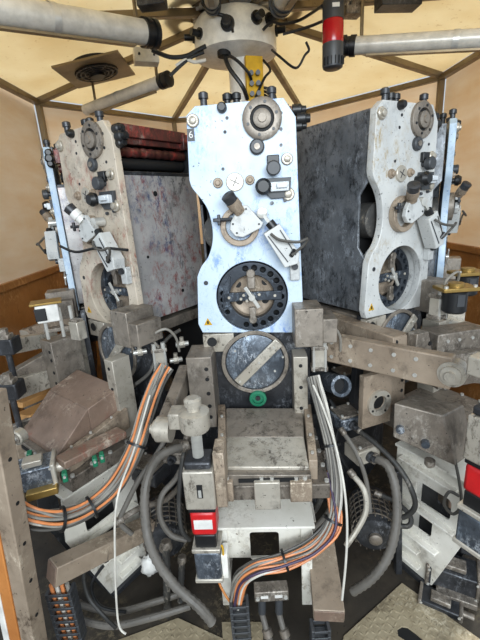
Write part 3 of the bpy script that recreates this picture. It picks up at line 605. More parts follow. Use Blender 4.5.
def side_bracket(a, label, us, inn):
    o, _ = st_pose(a); root = thing('support_bracket', label, 'bracket', o, a, 'white sheet metal support brackets')
    MX = lambda xs: Matrix.Translation((xs, 0, 0)) @ Matrix(((0, 0, 1, 0), (1, 0, 0, 0), (0, 1, 0, 0), (0, 0, 0, 1)))
    ol = [(-.50, .655), (-.52, .46), (-.385, .03), (-.20, .03), (-.165, .06), (-.165, .655)]
    for xs in (us, us+inn*.22):
        s_ = MB().plate(ol, [rrect(-.43, -.27, .43, .535, .02), rrect(-.36, -.25, .28, .385, .02)], .01, MX(xs), .001).build('side_panel', 'wbracket' if xs == us else 'steel_d', root)  # far panel coloured dark so the openings look shaded inside
        sg = -inn if xs == us else inn
        for ya, yb, za, zb in ((-.45, -.19, .60, .615), (-.46, -.18, .395, .405), (-.40, -.19, .235, .235), (-.32, -.21, .165, .165), (-.33, -.21, .085, .085)):
            MB().beam((xs+sg*.018, ya, za), (xs+sg*.018, yb, zb), .036, .012).build('ledge', 'wbracket', s_, .003)
    x0, x1 = sorted((us, us+inn*.22))
    MB().bb(x0, x1, -.17, -.16, .03, .655).build('back_panel', 'wbracket', root)
    MB().bb(x0-.02, x1+.02, -.50, -.16, .655, .668).build('top_flange', 'wbracket', root, .003)
    MB().bb(x0-.02, x1+.02, -.38, -.15, 0, .03).build('foot', 'steel_d', root, .003)
    return root
side_bracket(A0-DA, 'white bracket with openings under the left brown-covered carriage', .21, -1)
side_bracket(A0+DA, 'white ledged bracket with two openings under the right carriage', -.16, 1)
# ================================================================== BEAMS, POSTS, FLOOR PLATES
def post_or_beam(name, label, cat, p, q, wd, h, mat, part='bar', up=(0, 0, 1), end=None):
    p, q = V(p), V(q); k = thing(name, label, cat, p, 0)
    MB().beam((0, 0, 0), q-p, wd, h, up).build(part, mat, k, .004)
    if end:
        d = (q-p).normalized(); x, y, z = frame(p, q, up)
        MB().beam(-d*.004, d*.0, wd*.96, h*.96, up).build('end_plate', end, k, .002)
    return k
pt = at(-14, 520, 1.0); k = thing('guard_post', 'tan steel guard post with orange bare edge in the left foreground', 'post', (pt.x, pt.y, 0)); k.rotation_euler = (0, 0, -.25)
tz = at(5, 385, 1.0).z; lean = .11
def slab(x0, x1, y0, y1, z1): return MB().solid([(x0, y0, 0), (x1, y0, 0), (x1, y1, 0), (x0, y1, 0), (x0+lean*z1, y0, z1), (x1+lean*z1, y0, z1), (x1+lean*z1, y1, z1), (x0+lean*z1, y1, z1)])
slab(-.010, .045, -.03, .03, tz).build('post', 'tan', k, .004)
slab(-.055, -.0105, -.034, .01, at(5, 520, 1.0).z).build('bare_edge', 'rust', k, .003)
slab(-.08, -.0555, -.036, .0, at(5, 570, 1.0).z).build('cover_strip', 'white_pl', k, .003)
for i in range(7): z = .12+.16*i; MB().cyl((.046+lean*z, 0, z), (.042+lean*z, 0, z), .007, seg=8).build('hole', 'recess', k)
k = post_or_beam('box_beam', 'tan square box beam with red drip pointing at the left foreground post', 'beam', at(52, 573, 1.10), at(150, 526, 1.42), .07, .08, 'tan', end='brown')
k = post_or_beam('box_beam', 'tan square box beam end facing forward right of the orange cables', 'beam', at(329, 616, 1.03), at(320, 538, 1.34), .115, .06, 'tan', end='brown')
for nm, px0, px1 in (('a', 52, 74),):
    k = thing('upright_bracket', 'small tan upright under the box beam above the cable chain', 'bracket', at(66, 600, 1.12)); MB().box((0, 0, 0), (.07, .03, .10)).build('plate', 'tan', k, .003); MB().cyl((0, -.016, .03), (0, -.021, .03), .008, seg=8).build('screw', 'chrome', k)
def sheet(name, label, pts, th=.008, holes=(), z=.0, mat='tread'):
    P = [atz(px, py, z+th) for px, py in pts]; c = sum(P, V(0, 0, 0))/len(P); k = thing(name, label, 'floor plate', (c.x, c.y, z))
    MB().plate([(p.x-c.x, p.y-c.y) for p in P], [[(q.x-c.x, q.y-c.y) for q in [atz(hx, hy, z+th) for hx, hy in h]] for h in holes], th, Matrix.Translation((0, 0, th/2)), .001).build('tread_sheet', mat, k)
    mb = MB(); xs = [p.x-c.x for p in P]; ys = [p.y-c.y for p in P]; poly = [(p.x-c.x, p.y-c.y) for p in P]; g = .026
    def inside(x, y, q):
        r = False
        for (x0, y0), (x1, y1) in zip(q, q[1:]+q[:1]):
            if (y0 > y) != (y1 > y) and x < (x1-x0)*(y-y0)/(y1-y0)+x0: r = not r
        return r
    hl = [[(q.x-c.x, q.y-c.y) for q in [atz(hx, hy, z+th) for hx, hy in h]] for h in holes]
    for i in range(int((max(xs)-min(xs))/g)+1):
        for j in range(int((max(ys)-min(ys))/g)+1):
            x, y = min(xs)+g*i, min(ys)+g*j; s1 = 1 if (i+j) % 2 else -1; e = .7071*.017; f = .7071*.0055
            pts = [(x+e, y+e*s1), (x-f*s1, y+f), (x-e, y-e*s1), (x+f*s1, y-f)]
            if all(inside(u, v, poly) for u, v in pts) and not any(inside(u, v, h) for u, v in pts for h in hl):
                top = mb.bm.verts.new((x, y, th+.0045)); vs = [mb.bm.verts.new((u, v, th-.0002)) for u, v in pts]
                for m in range(4): mb.bm.faces.new((vs[m], vs[(m+1) % 4], top))
    mb.build('tread_pattern', mat, k, 0, 80)['kind'] = 'stuff'
    if holes:
        h = [atz(hx, hy, z) for hx, hy in holes[0]]; hc = sum(h, V(0, 0, 0))/len(h)
        MB().prism([(p.x-c.x, p.y-c.y, .0005) for p in h], (0, 0, .001)).build('dark_opening', 'recess', k)
    return k
ov = [(413+15*math.cos(t)*1.0, 635+7.5*math.sin(t)+.5*15*math.cos(t)) for t in [2*math.pi*i/24 for i in range(24)]]
ov = [(397, 629), (402, 626), (408, 627), (416, 633), (424, 640), (428, 648), (422, 652), (414, 648), (406, 641), (398, 636)]
sheet('tread_plate', 'dusty diamond tread plate with oval hole on the floor at lower right', [(402, 583), (520, 668), (470, 760), (330, 700), (344, 636)], holes=[ov])
sheet('tread_plate', 'dusty tread plate on the floor at bottom left of the middle cable chain', [(178, 618), (226, 640), (224, 720), (100, 720), (118, 640)])
sheet('tread_plate', 'tread plate on the floor below the orange cables, left of the two grey connectors', [(222, 622), (262, 622), (266, 700), (228, 720)])

# ================================================================== CABLE BUNDLES
def bundle(label, path, cols, R, r, ties, seed=1, late=0):
    random.seed(seed); P = [at(*p) for p in path]; root = thing('cable_bundle', label, 'cable bundle', P[0])
    n = len(cols); offs = []
    for i in range(n): rr = R*math.sqrt((i+.5)/n); t = i*2.39996; offs.append((rr*math.cos(t), rr*math.sin(t)))
    T = [(P[min(i+1, len(P)-1)]-P[max(i-1, 0)]).normalized() for i in range(len(P))]
    x = T[0].orthogonal().normalized(); X = []
    for t in T: x = (x-t*x.dot(t)).normalized(); X.append((x.copy(), t.cross(x)))
    for (a, b), col in zip(offs, cols):
        pts = [p+x*(a+random.uniform(-.2, .2)*R)*1.0+y*(b+random.uniform(-.2, .2)*R)-P[0] for p, (x, y) in zip(P, X)]
        if late and col in ('orange', 'purple'): pts = [q+V(0, -.016, .010) for q in pts[late:]]; pts[0] += V(-.03, .06, .02)
        MB().tube(pts, r, 7, 6).build('cable', col, root)
    for i in ties:
        p = P[i]-P[0]; MB().ring(p-T[i]*.004, T[i], R*1.1, R*1.25+r, .009, 20).build('cable_tie', 'black', root)
    return root
mixc = ['orange', 'orange', 'grey_c', 'orange', 'dark_c', 'orange', 'orange', 'white_c', 'grey_c', 'orange', 'dark_c', 'grey_c', 'dark_c', 'grey_c', 'orange', 'grey_c', 'dark_c', 'orange', 'grey_c', 'white_c', 'dark_c', 'orange', 'grey_c', 'orange', 'grey_c', 'dark_c']
bundle('tied bundle of grey and orange cables sweeping down in front of the left carriage', [(166, 366, 1.50), (157, 383, 1.46), (147, 410, 1.40), (137, 445, 1.32), (118, 482, 1.24), (92, 507, 1.17), (62, 519, 1.10), (34, 518, 1.06), (12, 508, 1.06)], mixc, .031, .0052, (3, 5, 6), 3)
mix2 = ['grey_c', 'orange', 'grey_c', 'orange', 'dark_c', 'orange', 'white_c', 'orange', 'grey_c', 'orange', 'grey_c', 'orange', 'grey_c', 'dark_c', 'orange', 'white_c', 'grey_c', 'orange', 'purple', 'grey_c', 'orange', 'grey_c', 'orange', 'white_c', 'dark_c', 'orange', 'grey_c', 'orange']
bundle('tied bundle of orange and grey cables across the middle white bracket', [(314, 376, 1.44), (321, 405, 1.38), (331, 445, 1.29), (337, 485, 1.22), (333, 520, 1.16), (315, 546, 1.12), (285, 560, 1.10), (256, 568, 1.09), (240, 580, 1.10), (235, 602, 1.11)], mix2, .027, .0048, (2, 4, 6), 5, 3)
cable('cable', [at(313, 385, 1.36), at(322, 405, 1.32), at(334, 440, 1.24), at(343, 480, 1.16), at(347, 520, 1.12), at(346, 560, 1.08), at(342, 600, 1.05)], .0045, 'white_c', 'single white cable running down beside the middle cable bundle')
cable('cable', [at(150, 395, 1.40), at(134, 450, 1.28), at(117, 500, 1.14), at(115, 560, 1.1), at(117, 610, 1.08), at(120, 628, 1.06), at(126, 634, 1.05)], .004, 'white_c', 'single white cable hanging straight down in front of the left bracket')
cable('cable', [at(216, 548, 1.14), at(222, 546, 1.13), at(223, 558, 1.13), at(219, 566, 1.14)], .004, 'yellow', 'thin yellow wire loop at the middle motor connector')
cable('cable', [at(217, 568, 1.17), at(219, 582, 1.15), at(226, 596, 1.12), at(232, 604, 1.1)], .005, 'rust', 'thin rust-brown wire dropping from the middle motor to the cable chain')
cable('cable', [at(452, 448, 1.25), at(459, 480, 1.22), at(461, 505, 1.20), at(453, 514, 1.20), at(444, 504, 1.21), at(449, 492, 1.21), at(459, 496, 1.20)], .006, 'dark_c', 'dark green-grey cable loop hanging on the right white bracket')

# ================================================================== HOSES
def hose(pts, r, mat, label, corr=0, ends=True):
    P = [at(*p) for p in pts]; k = thing('hose', label, 'hose', P[0]); P = [p-P[0] for p in P]
    MB().tube(P, r, 10, 8, corr).build('tube', mat, k)
    if ends: d = (P[1]-P[0]).normalized(); MB().lathe(-d*.02, d, [(r*1.1, 0), (r*1.35, .004), (r*1.35, .03), (r*1.05, .034)], 12).build('end_fitting', 'steel', k)
    return k
hose([(184, 446, 1.42), (160, 456, 1.36), (147, 480, 1.28), (145, 515, 1.22), (152, 550, 1.16), (172, 582, 1.10), (198, 606, 1.06), (212, 622, 1.05)], .019, 'hose', 'thick ribbed grey hose curving down from the left cavity to the tread plate', .012)
hose([(192, 440, 1.5), (178, 475, 1.42), (162, 495, 1.36), (160, 516, 1.32), (170, 534, 1.30), (186, 540, 1.30)], .012, 'hose', 'grey hose bending in a U left of the middle spindle motor')
hose([(186, 440, 1.45), (181, 470, 1.38), (179, 505, 1.33), (182, 530, 1.3), (190, 540, 1.3)], .010, 'rubber', 'black hose dropping straight beside the middle spindle gearbox')
hose([(166, 545, 1.30), (167, 575, 1.28), (167, 600, 1.27), (168, 630, 1.26)], .017, 'rubber', 'ribbed black flexible pipe standing vertically left of the middle motor', .014)
hose([(182, 560, 1.36), (181, 590, 1.34), (180, 622, 1.3)], .015, 'rubber', 'second ribbed black pipe behind the thick grey hose', .014)
hose([(170, 430, 1.5), (158, 452, 1.42), (140, 478, 1.36), (126, 505, 1.32), (120, 522, 1.30), (132, 534, 1.3)], .011, 'hose', 'grey hose passing behind the left cable bundle')
hose([(75, 618, 1.22), (110, 626, 1.16), (150, 618, 1.16), (190, 606, 1.2)], .014, 'hose', 'grey hose lying on the floor at lower left, in front')
hose([(78, 604, 1.3), (115, 612, 1.26), (155, 602, 1.26), (186, 592, 1.3)], .014, 'hose', 'grey hose lying on the floor at lower left, behind another')
hose([(120, 520, 1.3), (140, 508, 1.36), (165, 500, 1.42), (180, 486, 1.5)], .013, 'steel', 'grey pipe running level behind the thick hose on the left')
hose([(374, 458, 1.40), (388, 466, 1.34), (396, 492, 1.28), (396, 525, 1.22), (388, 556, 1.18), (372, 578, 1.16), (352, 592, 1.17)], .019, 'hose', 'thick ribbed grey hose curving down between the middle and right brackets', .012)
hose([(358, 430, 1.5), (376, 444, 1.42), (396, 464, 1.34), (410, 486, 1.28), (415, 506, 1.26), (404, 517, 1.28), (390, 514, 1.32)], .011, 'rubber', 'black hose looping toward the right white bracket')
hose([(343, 432, 1.46), (356, 452, 1.4), (366, 480, 1.35), (370, 512, 1.3)], .010, 'hose', 'thin grey hose right of the middle cable bundle')
hose([(352, 474, 1.38), (364, 490, 1.33), (366, 510, 1.3), (358, 528, 1.28), (346, 546, 1.26)], .012, 'steel_l', 'pale hose with white fitting bending behind the middle cable bundle')
hose([(378, 494, 1.42), (396, 502, 1.4), (410, 516, 1.36), (408, 526, 1.34), (390, 524, 1.36)], .011, 'rubber', 'short black hose tucked under the looping hose on the right')
hose([(325, 455, 1.4), (326, 480, 1.36), (318, 505, 1.34), (306, 520, 1.34)], .012, 'rubber', 'dark hose curving under the right side of the middle table')
hose([(338, 470, 1.42), (336, 495, 1.38), (326, 515, 1.36), (312, 530, 1.35)], .011, 'hose', 'grey hose behind the dark hose right of the middle table')
for px, lab in ((262, 'left of the two short cables under the grey connector block'), (279, 'right of the two short cables under the grey connector block')):
    P = [at(px, 598, 1.14), at(px, 612, 1.13), at(px+4, 628, 1.10), at(px+8, 640, 1.08)]; k = thing('connector_cable', lab, 'cable', P[0], 0); P = [p-P[0] for p in P]
    MB().tube(P, .012, 10).build('cable', 'hose', k); MB().lathe(P[2], P[3]-P[2], [(.014, 0), (.02, .004), (.02, .03), (.014, .034)], 12).build('coupling', 'steel', k); MB().cyl(P[0]+V(0, 0, .01), P[1], .016).build('plug', 'darkgrey', k)
c = at(271, 591, 1.14); k = thing('connector_block', 'grey two-port connector block under the middle white bracket', 'connector', c); MB().box((0, 0, 0), (.135, .05, .05)).build('body', 'steel', k, .004)
for i in (-1, 1): MB().cyl((.055*i, -.025, 0), (.055*i, -.033, 0), .008, seg=8).build('screw', 'chrome', k); MB().box((.028*i, -.026, .003), (.03, .004, .012)).build('label_plate', 'white_pl', k)

# ================================================================== DRAG CHAINS
def drag_chain(px, py0, Y, n, wd, label, cab=()):
    p = at(px, py0, Y); k = thing('cable_chain', label, 'cable chain', p)
    for i in range(n):
        z = -.034*i-.017; m = MB()
        for sx in (-1, 1): m.box((sx*wd/2, 0, z), (.012, .05, .030))
        m.box((0, -.022, z+.006), (wd, .006, .012)); m.box((0, .02, z), (wd, .008, .02)); m.build('link', 'darkgrey', k, .002)
    for j, col in enumerate(cab): x = -wd*.36+wd*.72*j/max(1, len(cab)-1); MB().tube([(x, 0, .02), (x+.002, .0, -.017*n), (x, 0, -.034*n)], .0075, 7).build('cable', col, k)
    return k
drag_chain(239, 600, 1.09, 7, .062, 'black cable chain hanging under the orange cables in the middle', ())
drag_chain(60, 588, 1.10, 8, .085, 'black cable chain with orange and white cables at lower left', ('orange', 'white_c', 'orange', 'grey_c'))
drag_chain(320, 624, 1.02, 6, .06, 'black cable chain below the box beam right of the middle', ())

# ================================================================== LEFT SIDE EQUIPMENT
def servo(name, label, px, py, Y, rz, sz, mats=('blued', 'steel_l', 'brass')):
    k = thing(name, label, 'motor', at(px, py, Y), rz); a, b, c = sz
    MB().box((0, 0, 0), (a, b, c)).build('body', mats[0], k, .006)
    for sx in (-1, 1): MB().box((sx*a/2, 0, 0), (.016, b*1.12, c*1.12)).build('end_flange', mats[1], k, .005)
    MB().box((a*.0, -b*.1, c/2+.012), (a*.5, b*.5, .024)).build('terminal_box', mats[1], k, .004)
    MB().box((.02, -b*.55, -c*.55), (a*.8, b*.5, .03)).build('mount', mats[2], k, .004)
    MB().cyl((a/2, 0, 0), (a/2+.05, 0, 0), c*.25).build('shaft_collar', mats[1], k)
    for sx in (-1, 1):
        for sz_ in (-1, 1): MB().cyl((sx*a*.5-.006*sx, -b*.56, sz_*c*.42), (sx*a*.5-.006*sx, -b*.60, sz_*c*.42), .006, seg=8).build('flange_bolt', 'chrome', k)
    return k
servo('servo_motor', 'dark motor with pale end flanges below the left red-brown cover', 36, 472, 1.20, .35, (.13, .10, .085))
for px, py, Y, lab in ((65, 476, 1.17, 'green plug beside the left motor on the brass mount'), (95, 461, 1.25, 'green plug under the edge of the red-brown cover, left one'), (102, 457, 1.27, 'green plug under the edge of the red-brown cover, right one'), (30, 456, 1.24, 'green terminal block behind the left motor')):
    k = thing('green_connector', lab, 'connector', at(px, py, Y), .4); MB().box((0, 0, 0), (.018, .03, .036)).build('plug_body', 'green', k, .003); MB().cyl((0, -.015, .008), (0, -.022, .008), .005, seg=8).build('screw', 'chrome', k)
p = at(18, 437, 1.28); k = thing('round_gauge', 'round grey dial at the far left beside the red-brown cover', 'dial', p, -.3)
MB().lathe((0, .02, 0), (0, -1, 0), [(.03, 0), (.03, .03), (.024, .034), (.022, .03)], 24).build('case', 'steel_l', k); MB().lathe((0, -.011, 0), (0, -1, 0), [(.02, 0), (.02, .004)], 20).build('dial_face', 'steel', k); MB().lathe((0, -.015, 0), (0, -1, 0), [(.008, 0), (.006, .01)], 12).build('dial_knob', 'chrome', k)
k = post_or_beam('side_plate', 'long grey steel plate behind the left red-brown cover', 'plate', at(4, 440, 1.55), at(108, 390, 1.80), .03, .10, 'steel')
k = post_or_beam('stained_strip', 'rust-stained strip along the front edge of the red-brown cover', 'plate', at(60, 463, 1.21), at(122, 432, 1.42), .07, .03, 'brown')
# timber pieces
for i, (p, q, wd, h, lab) in enumerate((((22, 418, 1.62), (66, 398, 1.9), .10, .03, 'raw timber board lying lowest behind the guard post'), ((18, 405, 1.75), (60, 388, 2.0), .06, .03, 'raw timber board resting second from the bottom on the left'), ((26, 380, 1.9), (62, 372, 2.1), .05, .03, 'raw timber board end under the grey arms at left'))):
    k = post_or_beam('timber_board', lab, 'board', at(*p), at(*q), wd, h, 'wood', 'board'); k['group'] = 'timber offcuts behind the guard post'
for (p, q, h, lab) in (((0, 348, 1.72), (54, 338, 2.0), .075, 'upper grey box arm with clamp at far left'), ((0, 394, 1.62), (58, 374, 1.9), .10, 'lower grey box arm with clamp at far left')):
    k = post_or_beam('box_arm', lab, 'arm', at(*p), at(*q), .06, h, 'steel_l', 'arm'); k['group'] = 'grey box arms at far left'
for (px, py, Y, lab) in ((9, 345, 1.66, 'rusty clamp with rod on the upper grey arm at far left'), (13, 389, 1.56, 'rusty clamp with rod on the lower grey arm at far left')):
    k = thing('rod_clamp', lab, 'clamp', at(px, py, Y)); MB().box((0, 0, 0), (.075, .08, .075)).build('clamp_jaw', 'steel_d', k, .006); MB().box((0, -.01, .042), (.05, .05, .03)).build('cap_bracket', 'steel', k, .004)
    MB().cyl((0, -.02, -.20), (0, -.02, .075), .013, seg=12).build('rod', 'steel_d', k); MB().cyl((0, -.02, .055), (0, -.02, .085), .022, seg=6).build('hex_nut', 'steel', k)
# sensor head (white and black) far left, valve blocks
k = thing('camera_head', 'small white and black sensor head on rods at left against the brown wall', 'sensor', at(48, 312, 1.8), .4)
MB().box((0, 0, 0), (.10, .09, .085)).build('housing', 'white_pl', k, .005); MB().box((-.03, -.046, 0), (.05, .012, .06)).build('dark_face', 'black', k, .003); MB().box((.0, 0, .05), (.14, .10, .012)).build('brass_plate', 'brass', k, .003)
for sx in (-.02, .05, .10): MB().cyl((sx, -.02, -.13), (sx, -.02, .02), .009, seg=10).build('rod', 'chrome', k)
MB().box((.05, 0, -.09), (.17, .05, .02)).build('rod_plate', 'steel', k, .003)
k = thing('steel_block', 'pale grey small block standing right of the white sensor head', 'block', at(78, 330, 1.76), -.5); MB().box((0, 0, 0), (.06, .05, .09)).build('body', 'steel_l', k, .004); MB().box((.0, -.0, .05), (.05, .04, .012)).build('top_plate', 'steel', k, .002)
def valve(px, py, Y, rz, label):
    k = thing('air_valve', label, 'valve', at(px, py, Y), rz); MB().box((0, 0, 0), (.06, .05, .10)).build('body', 'steel_l', k, .005)
    for sx in (-1, 1): MB().cyl((sx*.02, -.02, .05), (sx*.02, -.02, .08), .010, seg=12).build('port', 'chrome', k); MB().cyl((sx*.024, -.025, -.06), (sx*.024, -.025, .06), .006, seg=8).build('tie_rod', 'chrome', k)
    for zz in (-.05, .045): MB().box((0, 0, zz), (.07, .06, .018)).build('end_block', 'steel', k, .003)
    MB().tube([(0, -.02, .06), (-.02, -.04, .12), (.04, -.05, .15), (.08, -.03, .10), (.09, 0, .02)], .006, 7).build('air_line', 'grey_c', k)
    return k
valve(160, 358, 1.62, .2, 'small grey air valve with looped line left of the middle unit')
valve(319, 356, 1.50, -.1, 'small pale air valve under the stepped box right of the middle cylinder')
valve(438, 305, 1.62, .5, 'small grey air valve beside the right unit above the tan arm')
p = at(137, 300, 1.9)
# linkage clutter in the gaps: gearbox blocks
def gearbox(px, py, Y, rz, sz, mat, label, lidm='steel'):
    k = thing('gearbox', label, 'gearbox', at(px, py, Y), rz); a, b, c = sz
    MB().box((0, 0, 0), (a, b, c)).build('case', mat, k, .006); MB().box((0, 0, c/2+.005), (a*.85, b*.85, .012)).build('cover', lidm, k, .003)
    for sx in (-1, 1):
        for sy in (-1, 1): MB().cyl((sx*a*.36, sy*b*.36, c/2+.01), (sx*a*.36, sy*b*.36, c/2+.018), .006, seg=8).build('cover_screw', 'chrome', k)
    MB().lathe((0, -b/2, 0), (0, -1, 0), [(c*.35, 0), (c*.35, .012), (c*.2, .014), (c*.2, .03)], 20).build('shaft_seal', 'steel_d', k)
    return k
gearbox(362, 450, 1.45, .4, (.12, .10, .07), 'steel_l', 'grey box that the thick right hose plugs into')
gearbox(345, 418, 1.55, .3, (.12, .12, .06), 'blued', 'blue-grey block behind the middle bundle under the blue tube')
gearbox(150, 470, 1.55, -.5, (.16, .12, .07), 'steel_d', 'dark block with connectors behind the left ribbed hose')
gearbox(176, 452, 1.52, -.2, (.10, .10, .06), 'steel', 'small grey block behind the middle spindle gearbox on its left')
gearbox(128, 400, 1.78, -.6, (.10, .12, .14), 'steel_d', 'dark block inside the gap right of the left guide block')
gearbox(350, 380, 1.85, .4, (.2, .12, .12), 'steel_d', 'dark block in the gap left of the right carriage')
gearbox(172, 395, 1.85, .0, (.2, .12, .1), 'steel_d', 'dark block deep in the gap between left and middle units')
# perforated round covers beside the middle bracket
for px, py, Y, lab in ((165, 528, 1.48, 'round mesh-covered drum behind the hoses left of the middle motor'), (372, 520, 1.48, 'round mesh-covered drum behind the hoses right of the middle bundle')):
    k = thing('mesh_drum', lab, 'drum', at(px, py, Y), .2 if px < 240 else -.2); MB().lathe((0, .12, 0), (0, -1, 0), [(.10, 0), (.10, .18), (.085, .21), (.04, .225)], 32).build('shell', 'steel_d', k)
    mb = MB(); [mb.ring((0, -.065+.03*i, 0), (0, 1, 0), .099, .104, .005, 32) for i in range(6)]
    for i in range(20): t = i*math.pi/10; mb.box((.101*math.cos(t), .01, .101*math.sin(t)), (.005, .18, .005))
    mb.build('wire_mesh', 'steel', k); MB().lathe((0, -.10, 0), (0, -1, 0), [(.03, 0), (.03, .02), (.015, .03)], 16).build('hub_cap', 'steel', k)
# ================================================================== RIGHT SIDE EQUIPMENT
k = post_or_beam('slide_bar', 'tan double slide bar lying above the long screwed arm', 'bar', at(400, 345, 1.40), at(322, 318, 1.86), .07, .075, 'tan', end='tan')
for dz in (-.018, .018): MB().cyl((-.02, -.008, dz), (-.024, -.014, dz), .009, seg=10).build('end_hole', 'recess', k)
k = thing('bearing_plate', 'tan plate with round flanged bore under the long screwed arm', 'bearing', at(378, 402, 1.44), .35)
MB().plate([(-.075, -.11), (.07, -.11), (.07, .13), (-.075, .13)], [circ(0, .0, .034, 28)], .03, front(.015), .002).build('plate', 'tan', k)
MB().ring((0, -.0, 0), (0, -1, 0), .034, .058, .014, 32).build('flange', 'steel_l', k); MB().lathe((0, .09, 0), (0, -1, 0), [(.034, 0), (.034, .088)], 24).build('bore', 'recess', k)
for i in range(4): t = i*math.pi/2+.6; MB().cyl((.047*math.cos(t), -.013, .047*math.sin(t)), (.047*math.cos(t), -.018, .047*math.sin(t)), .005, seg=8).build('flange_screw', 'black', k)
p, q = at(341, 386, 1.50), at(318, 378, 1.75); k = thing('blue_tube', 'dark blue-grey open tube end right of the middle unit', 'tube', p); d = (q-p)
MB().ring((0, 0, 0), d, .036, .045, d.length, 28).build('tube', 'blued', k); MB().ring(-d.normalized()*.004, d, .034, .048, .02, 28).build('rim', 'blued', k); MB().cyl(d*.15, d*.2, .036).build('inner_plug', 'recess', k)
for px, py, Y, lab in ((455, 296, 1.55, 'black motor with brass top plate right of the right unit, in front'), (467, 280, 1.75, 'black motor with brass top plate at the right edge, behind')):
    k = thing('feed_motor', lab, 'motor', at(px, py, Y)); MB().lathe((0, 0, -.07), (0, 0, 1), [(.04, 0), (.048, .008), (.048, .09), (.042, .096)], 28).build('can', 'black', k)
    MB().box((0, 0, .035), (.15, .10, .016)).build('brass_plate', 'brass', k, .003); MB().cyl((.0, 0, .043), (0, 0, .058), .03, seg=20).build('pulley', 'brass', k)
    for sx in (-1, 1): MB().cyl((sx*.06, -.035, .043), (sx*.06, -.035, .052), .008, seg=8).build('screw', 'chrome', k)
    MB().box((0, -.047, -.01), (.03, .004, .05)).build('rating_plate', 'darkgrey', k)
k = thing('rear_block', 'grey steel block with four screws behind the brass-topped motor', 'block', at(462, 345, 1.62), .2); MB().box((0, .06, 0), (.26, .12, .13)).build('body', 'steel', k, .005)
for sx in (-.08, -.02, .05):
    for sz_ in (-.03, .03): MB().cyl((sx, .0, sz_), (sx, -.006, sz_), .008, seg=8).build('screw', 'chrome', k)
k = thing('rear_housing', 'grey housing with round bore at the right edge above the spindle drive', 'housing', at(460, 372, 1.55), .2); MB().plate([(-.10, -.07), (.12, -.07), (.12, .08), (-.10, .08)], [circ(-.03, 0, .035, 28)], .05, front(.03), .003).build('body', 'steel', k); MB().lathe((-.03, .06, 0), (0, -1, 0), [(.035, 0), (.035, .03)], 24).build('bore', 'recess', k); MB().ring((-.03, .005, 0), (0, -1, 0), .034, .045, .008, 28).build('bore_ring', 'steel_l', k)
k = thing('wedge_plate', 'tall tan wedge plate with holes standing beside the right lower cylinder', 'plate', at(424, 352, 1.52), .45)
MB().prism([(-.06, 0, -.12), (.09, 0, -.12), (.02, 0, .09), (-.05, 0, .09)], (0, .05, 0)).build('plate', 'steel', k, .004)
for t in (.2, .45, .7): MB().cyl((.07-.055*t, .0, -.10+.19*t), (.07-.055*t, -.004, -.10+.19*t), .010, seg=12).build('bolt_hole', 'recess', k)
k = thing('cover_block', 'dark dusty angled steel cover block under the pivot of the tan arm', 'block', (0, 0, 0))
f = [at(393, 437, 1.30), at(455, 466, 1.22), at(443, 416, 1.24), at(394, 403, 1.30)]; b_ = [at(400, 425, 1.50), at(474, 452, 1.36), at(464, 405, 1.36), at(414, 394, 1.50)]
c = sum(f+b_, V(0, 0, 0))/8; k.location = c
MB().solid([p-c for p in (f[0], f[1], b_[1], b_[0], f[3], f[2], b_[2], b_[3])]).build('cover', 'steel', k, .005)
for u_, v_ in ((.12, .35), (.55, .25)):
    p = (f[0].lerp(f[1], u_)).lerp(f[3].lerp(f[2], u_), v_)-c; n = (f[1]-f[0]).cross(f[3]-f[0]).normalized(); n = n if n.y < 0 else -n; MB().cyl(p-n*.004, p+n*.02, .016, seg=8).build('bolt', 'blued', k)
p = at(430, 460, 1.26); MB().lathe(p-c, (0, 0, -1), [(.02, 0), (.02, .02), (.012, .03)], 16).build('drain_boss', 'steel', k)
servo('servo_motor', 'dusty slatted motor on the floor under the right white bracket', 452, 572, 1.32, -.5, (.20, .12, .10), ('steel_d', 'steel', 'steel'))
servo('servo_motor', 'dark dusty motor at the right edge below the red motor band', 474, 530, 1.40, -.5, (.18, .12, .09), ('steel_d', 'steel', 'steel_d'))
gearbox(470, 500, 1.45, -.5, (.18, .12, .06), 'brown', 'brown dusty box at the right edge behind the white bracket')
post_or_beam('dark_frame_bar', 'dark upright bar left of the right white bracket', 'bar', at(398, 470, 1.42), at(398, 590, 1.40), .03, .03, 'steel_d')
post_or_beam('cross_rail', 'long grey rail lying on the floor behind the hoses at lower left', 'rail', at(95, 596, 1.5), at(215, 574, 1.45), .04, .04, 'steel')
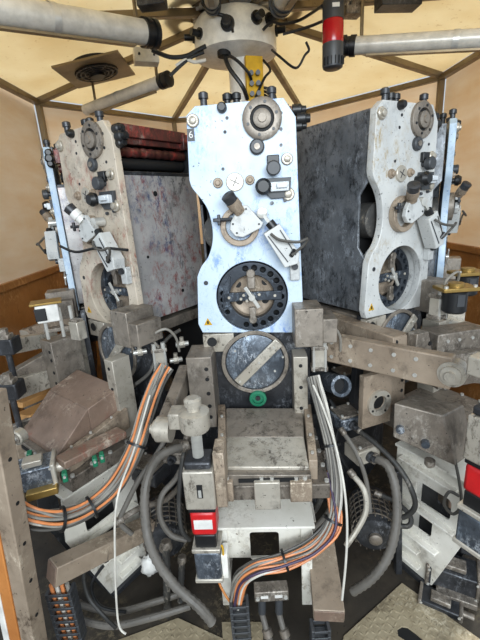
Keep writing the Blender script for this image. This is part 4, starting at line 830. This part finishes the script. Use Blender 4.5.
k = thing('white_bag', 'crumpled white rag behind the thick hose at lower left', 'rag', at(150, 565, 1.4)); mb = MB().sphere((0, 0, 0), .05, (.9, .7, 1.1)); random.seed(4)
for v in mb.bm.verts: v.co *= random.uniform(.82, 1.12)
mb.build('rag_cloth', 'white_pl', k, 0, 80)

# loose dark cables and small fittings in the lower gaps
cable('cable', [at(96, 548, 1.28), at(84, 570, 1.24), at(88, 596, 1.2), at(104, 616, 1.16), at(116, 628, 1.12)], .008, 'rubber', 'black cable curving down behind the tan box beam at lower left')
cable('cable', [at(108, 560, 1.35), at(92, 584, 1.3), at(100, 606, 1.26), at(126, 612, 1.24)], .007, 'black', 'second black cable looping on the floor behind the tan box beam')
cable('cable', [at(60, 246, 1.72), at(76, 252, 1.70), at(98, 248, 1.66), at(128, 250, 1.62)], .006, 'black', 'black cable stretched across the cream front plate of the left unit')
cable('cable', [at(180, 330, 1.8), at(168, 338, 1.75), at(158, 352, 1.7), at(150, 372, 1.66), at(136, 384, 1.66)], .009, 'dark_c', 'dark cable hanging in the gap between left and middle units')
cable('cable', [at(330, 400, 1.6), at(340, 420, 1.55), at(336, 445, 1.5), at(348, 470, 1.45)], .008, 'black', 'black cable dropping behind the middle bundle beside the blue tube')
servo('servo_motor', 'dusty motor lying on the floor behind the tread plate at lower right', 440, 604, 1.24, -.55, (.16, .09, .06), ('steel_d', 'steel', 'steel_d'))
for px, py, Y, lab in ((176, 360, 1.70, 'small pale fitting in the gap left of the middle guide block, upper one'), (182, 344, 1.72, 'small pale fitting in the gap under the left side panel, highest one'), (140, 352, 1.66, 'small pale fitting beside the left stepped cover box')):
    k = thing('pipe_fitting', lab, 'fitting', at(px, py, Y), .3); MB().cyl((-.03, 0, 0), (.03, 0, 0), .012, seg=12).build('pipe', 'chrome', k)
    MB().cyl((-.012, 0, 0), (.012, 0, 0), .018, seg=6).build('nut', 'steel_l', k); MB().cyl((0, 0, 0), (0, 0, .035), .010, seg=10).build('branch', 'steel_l', k)
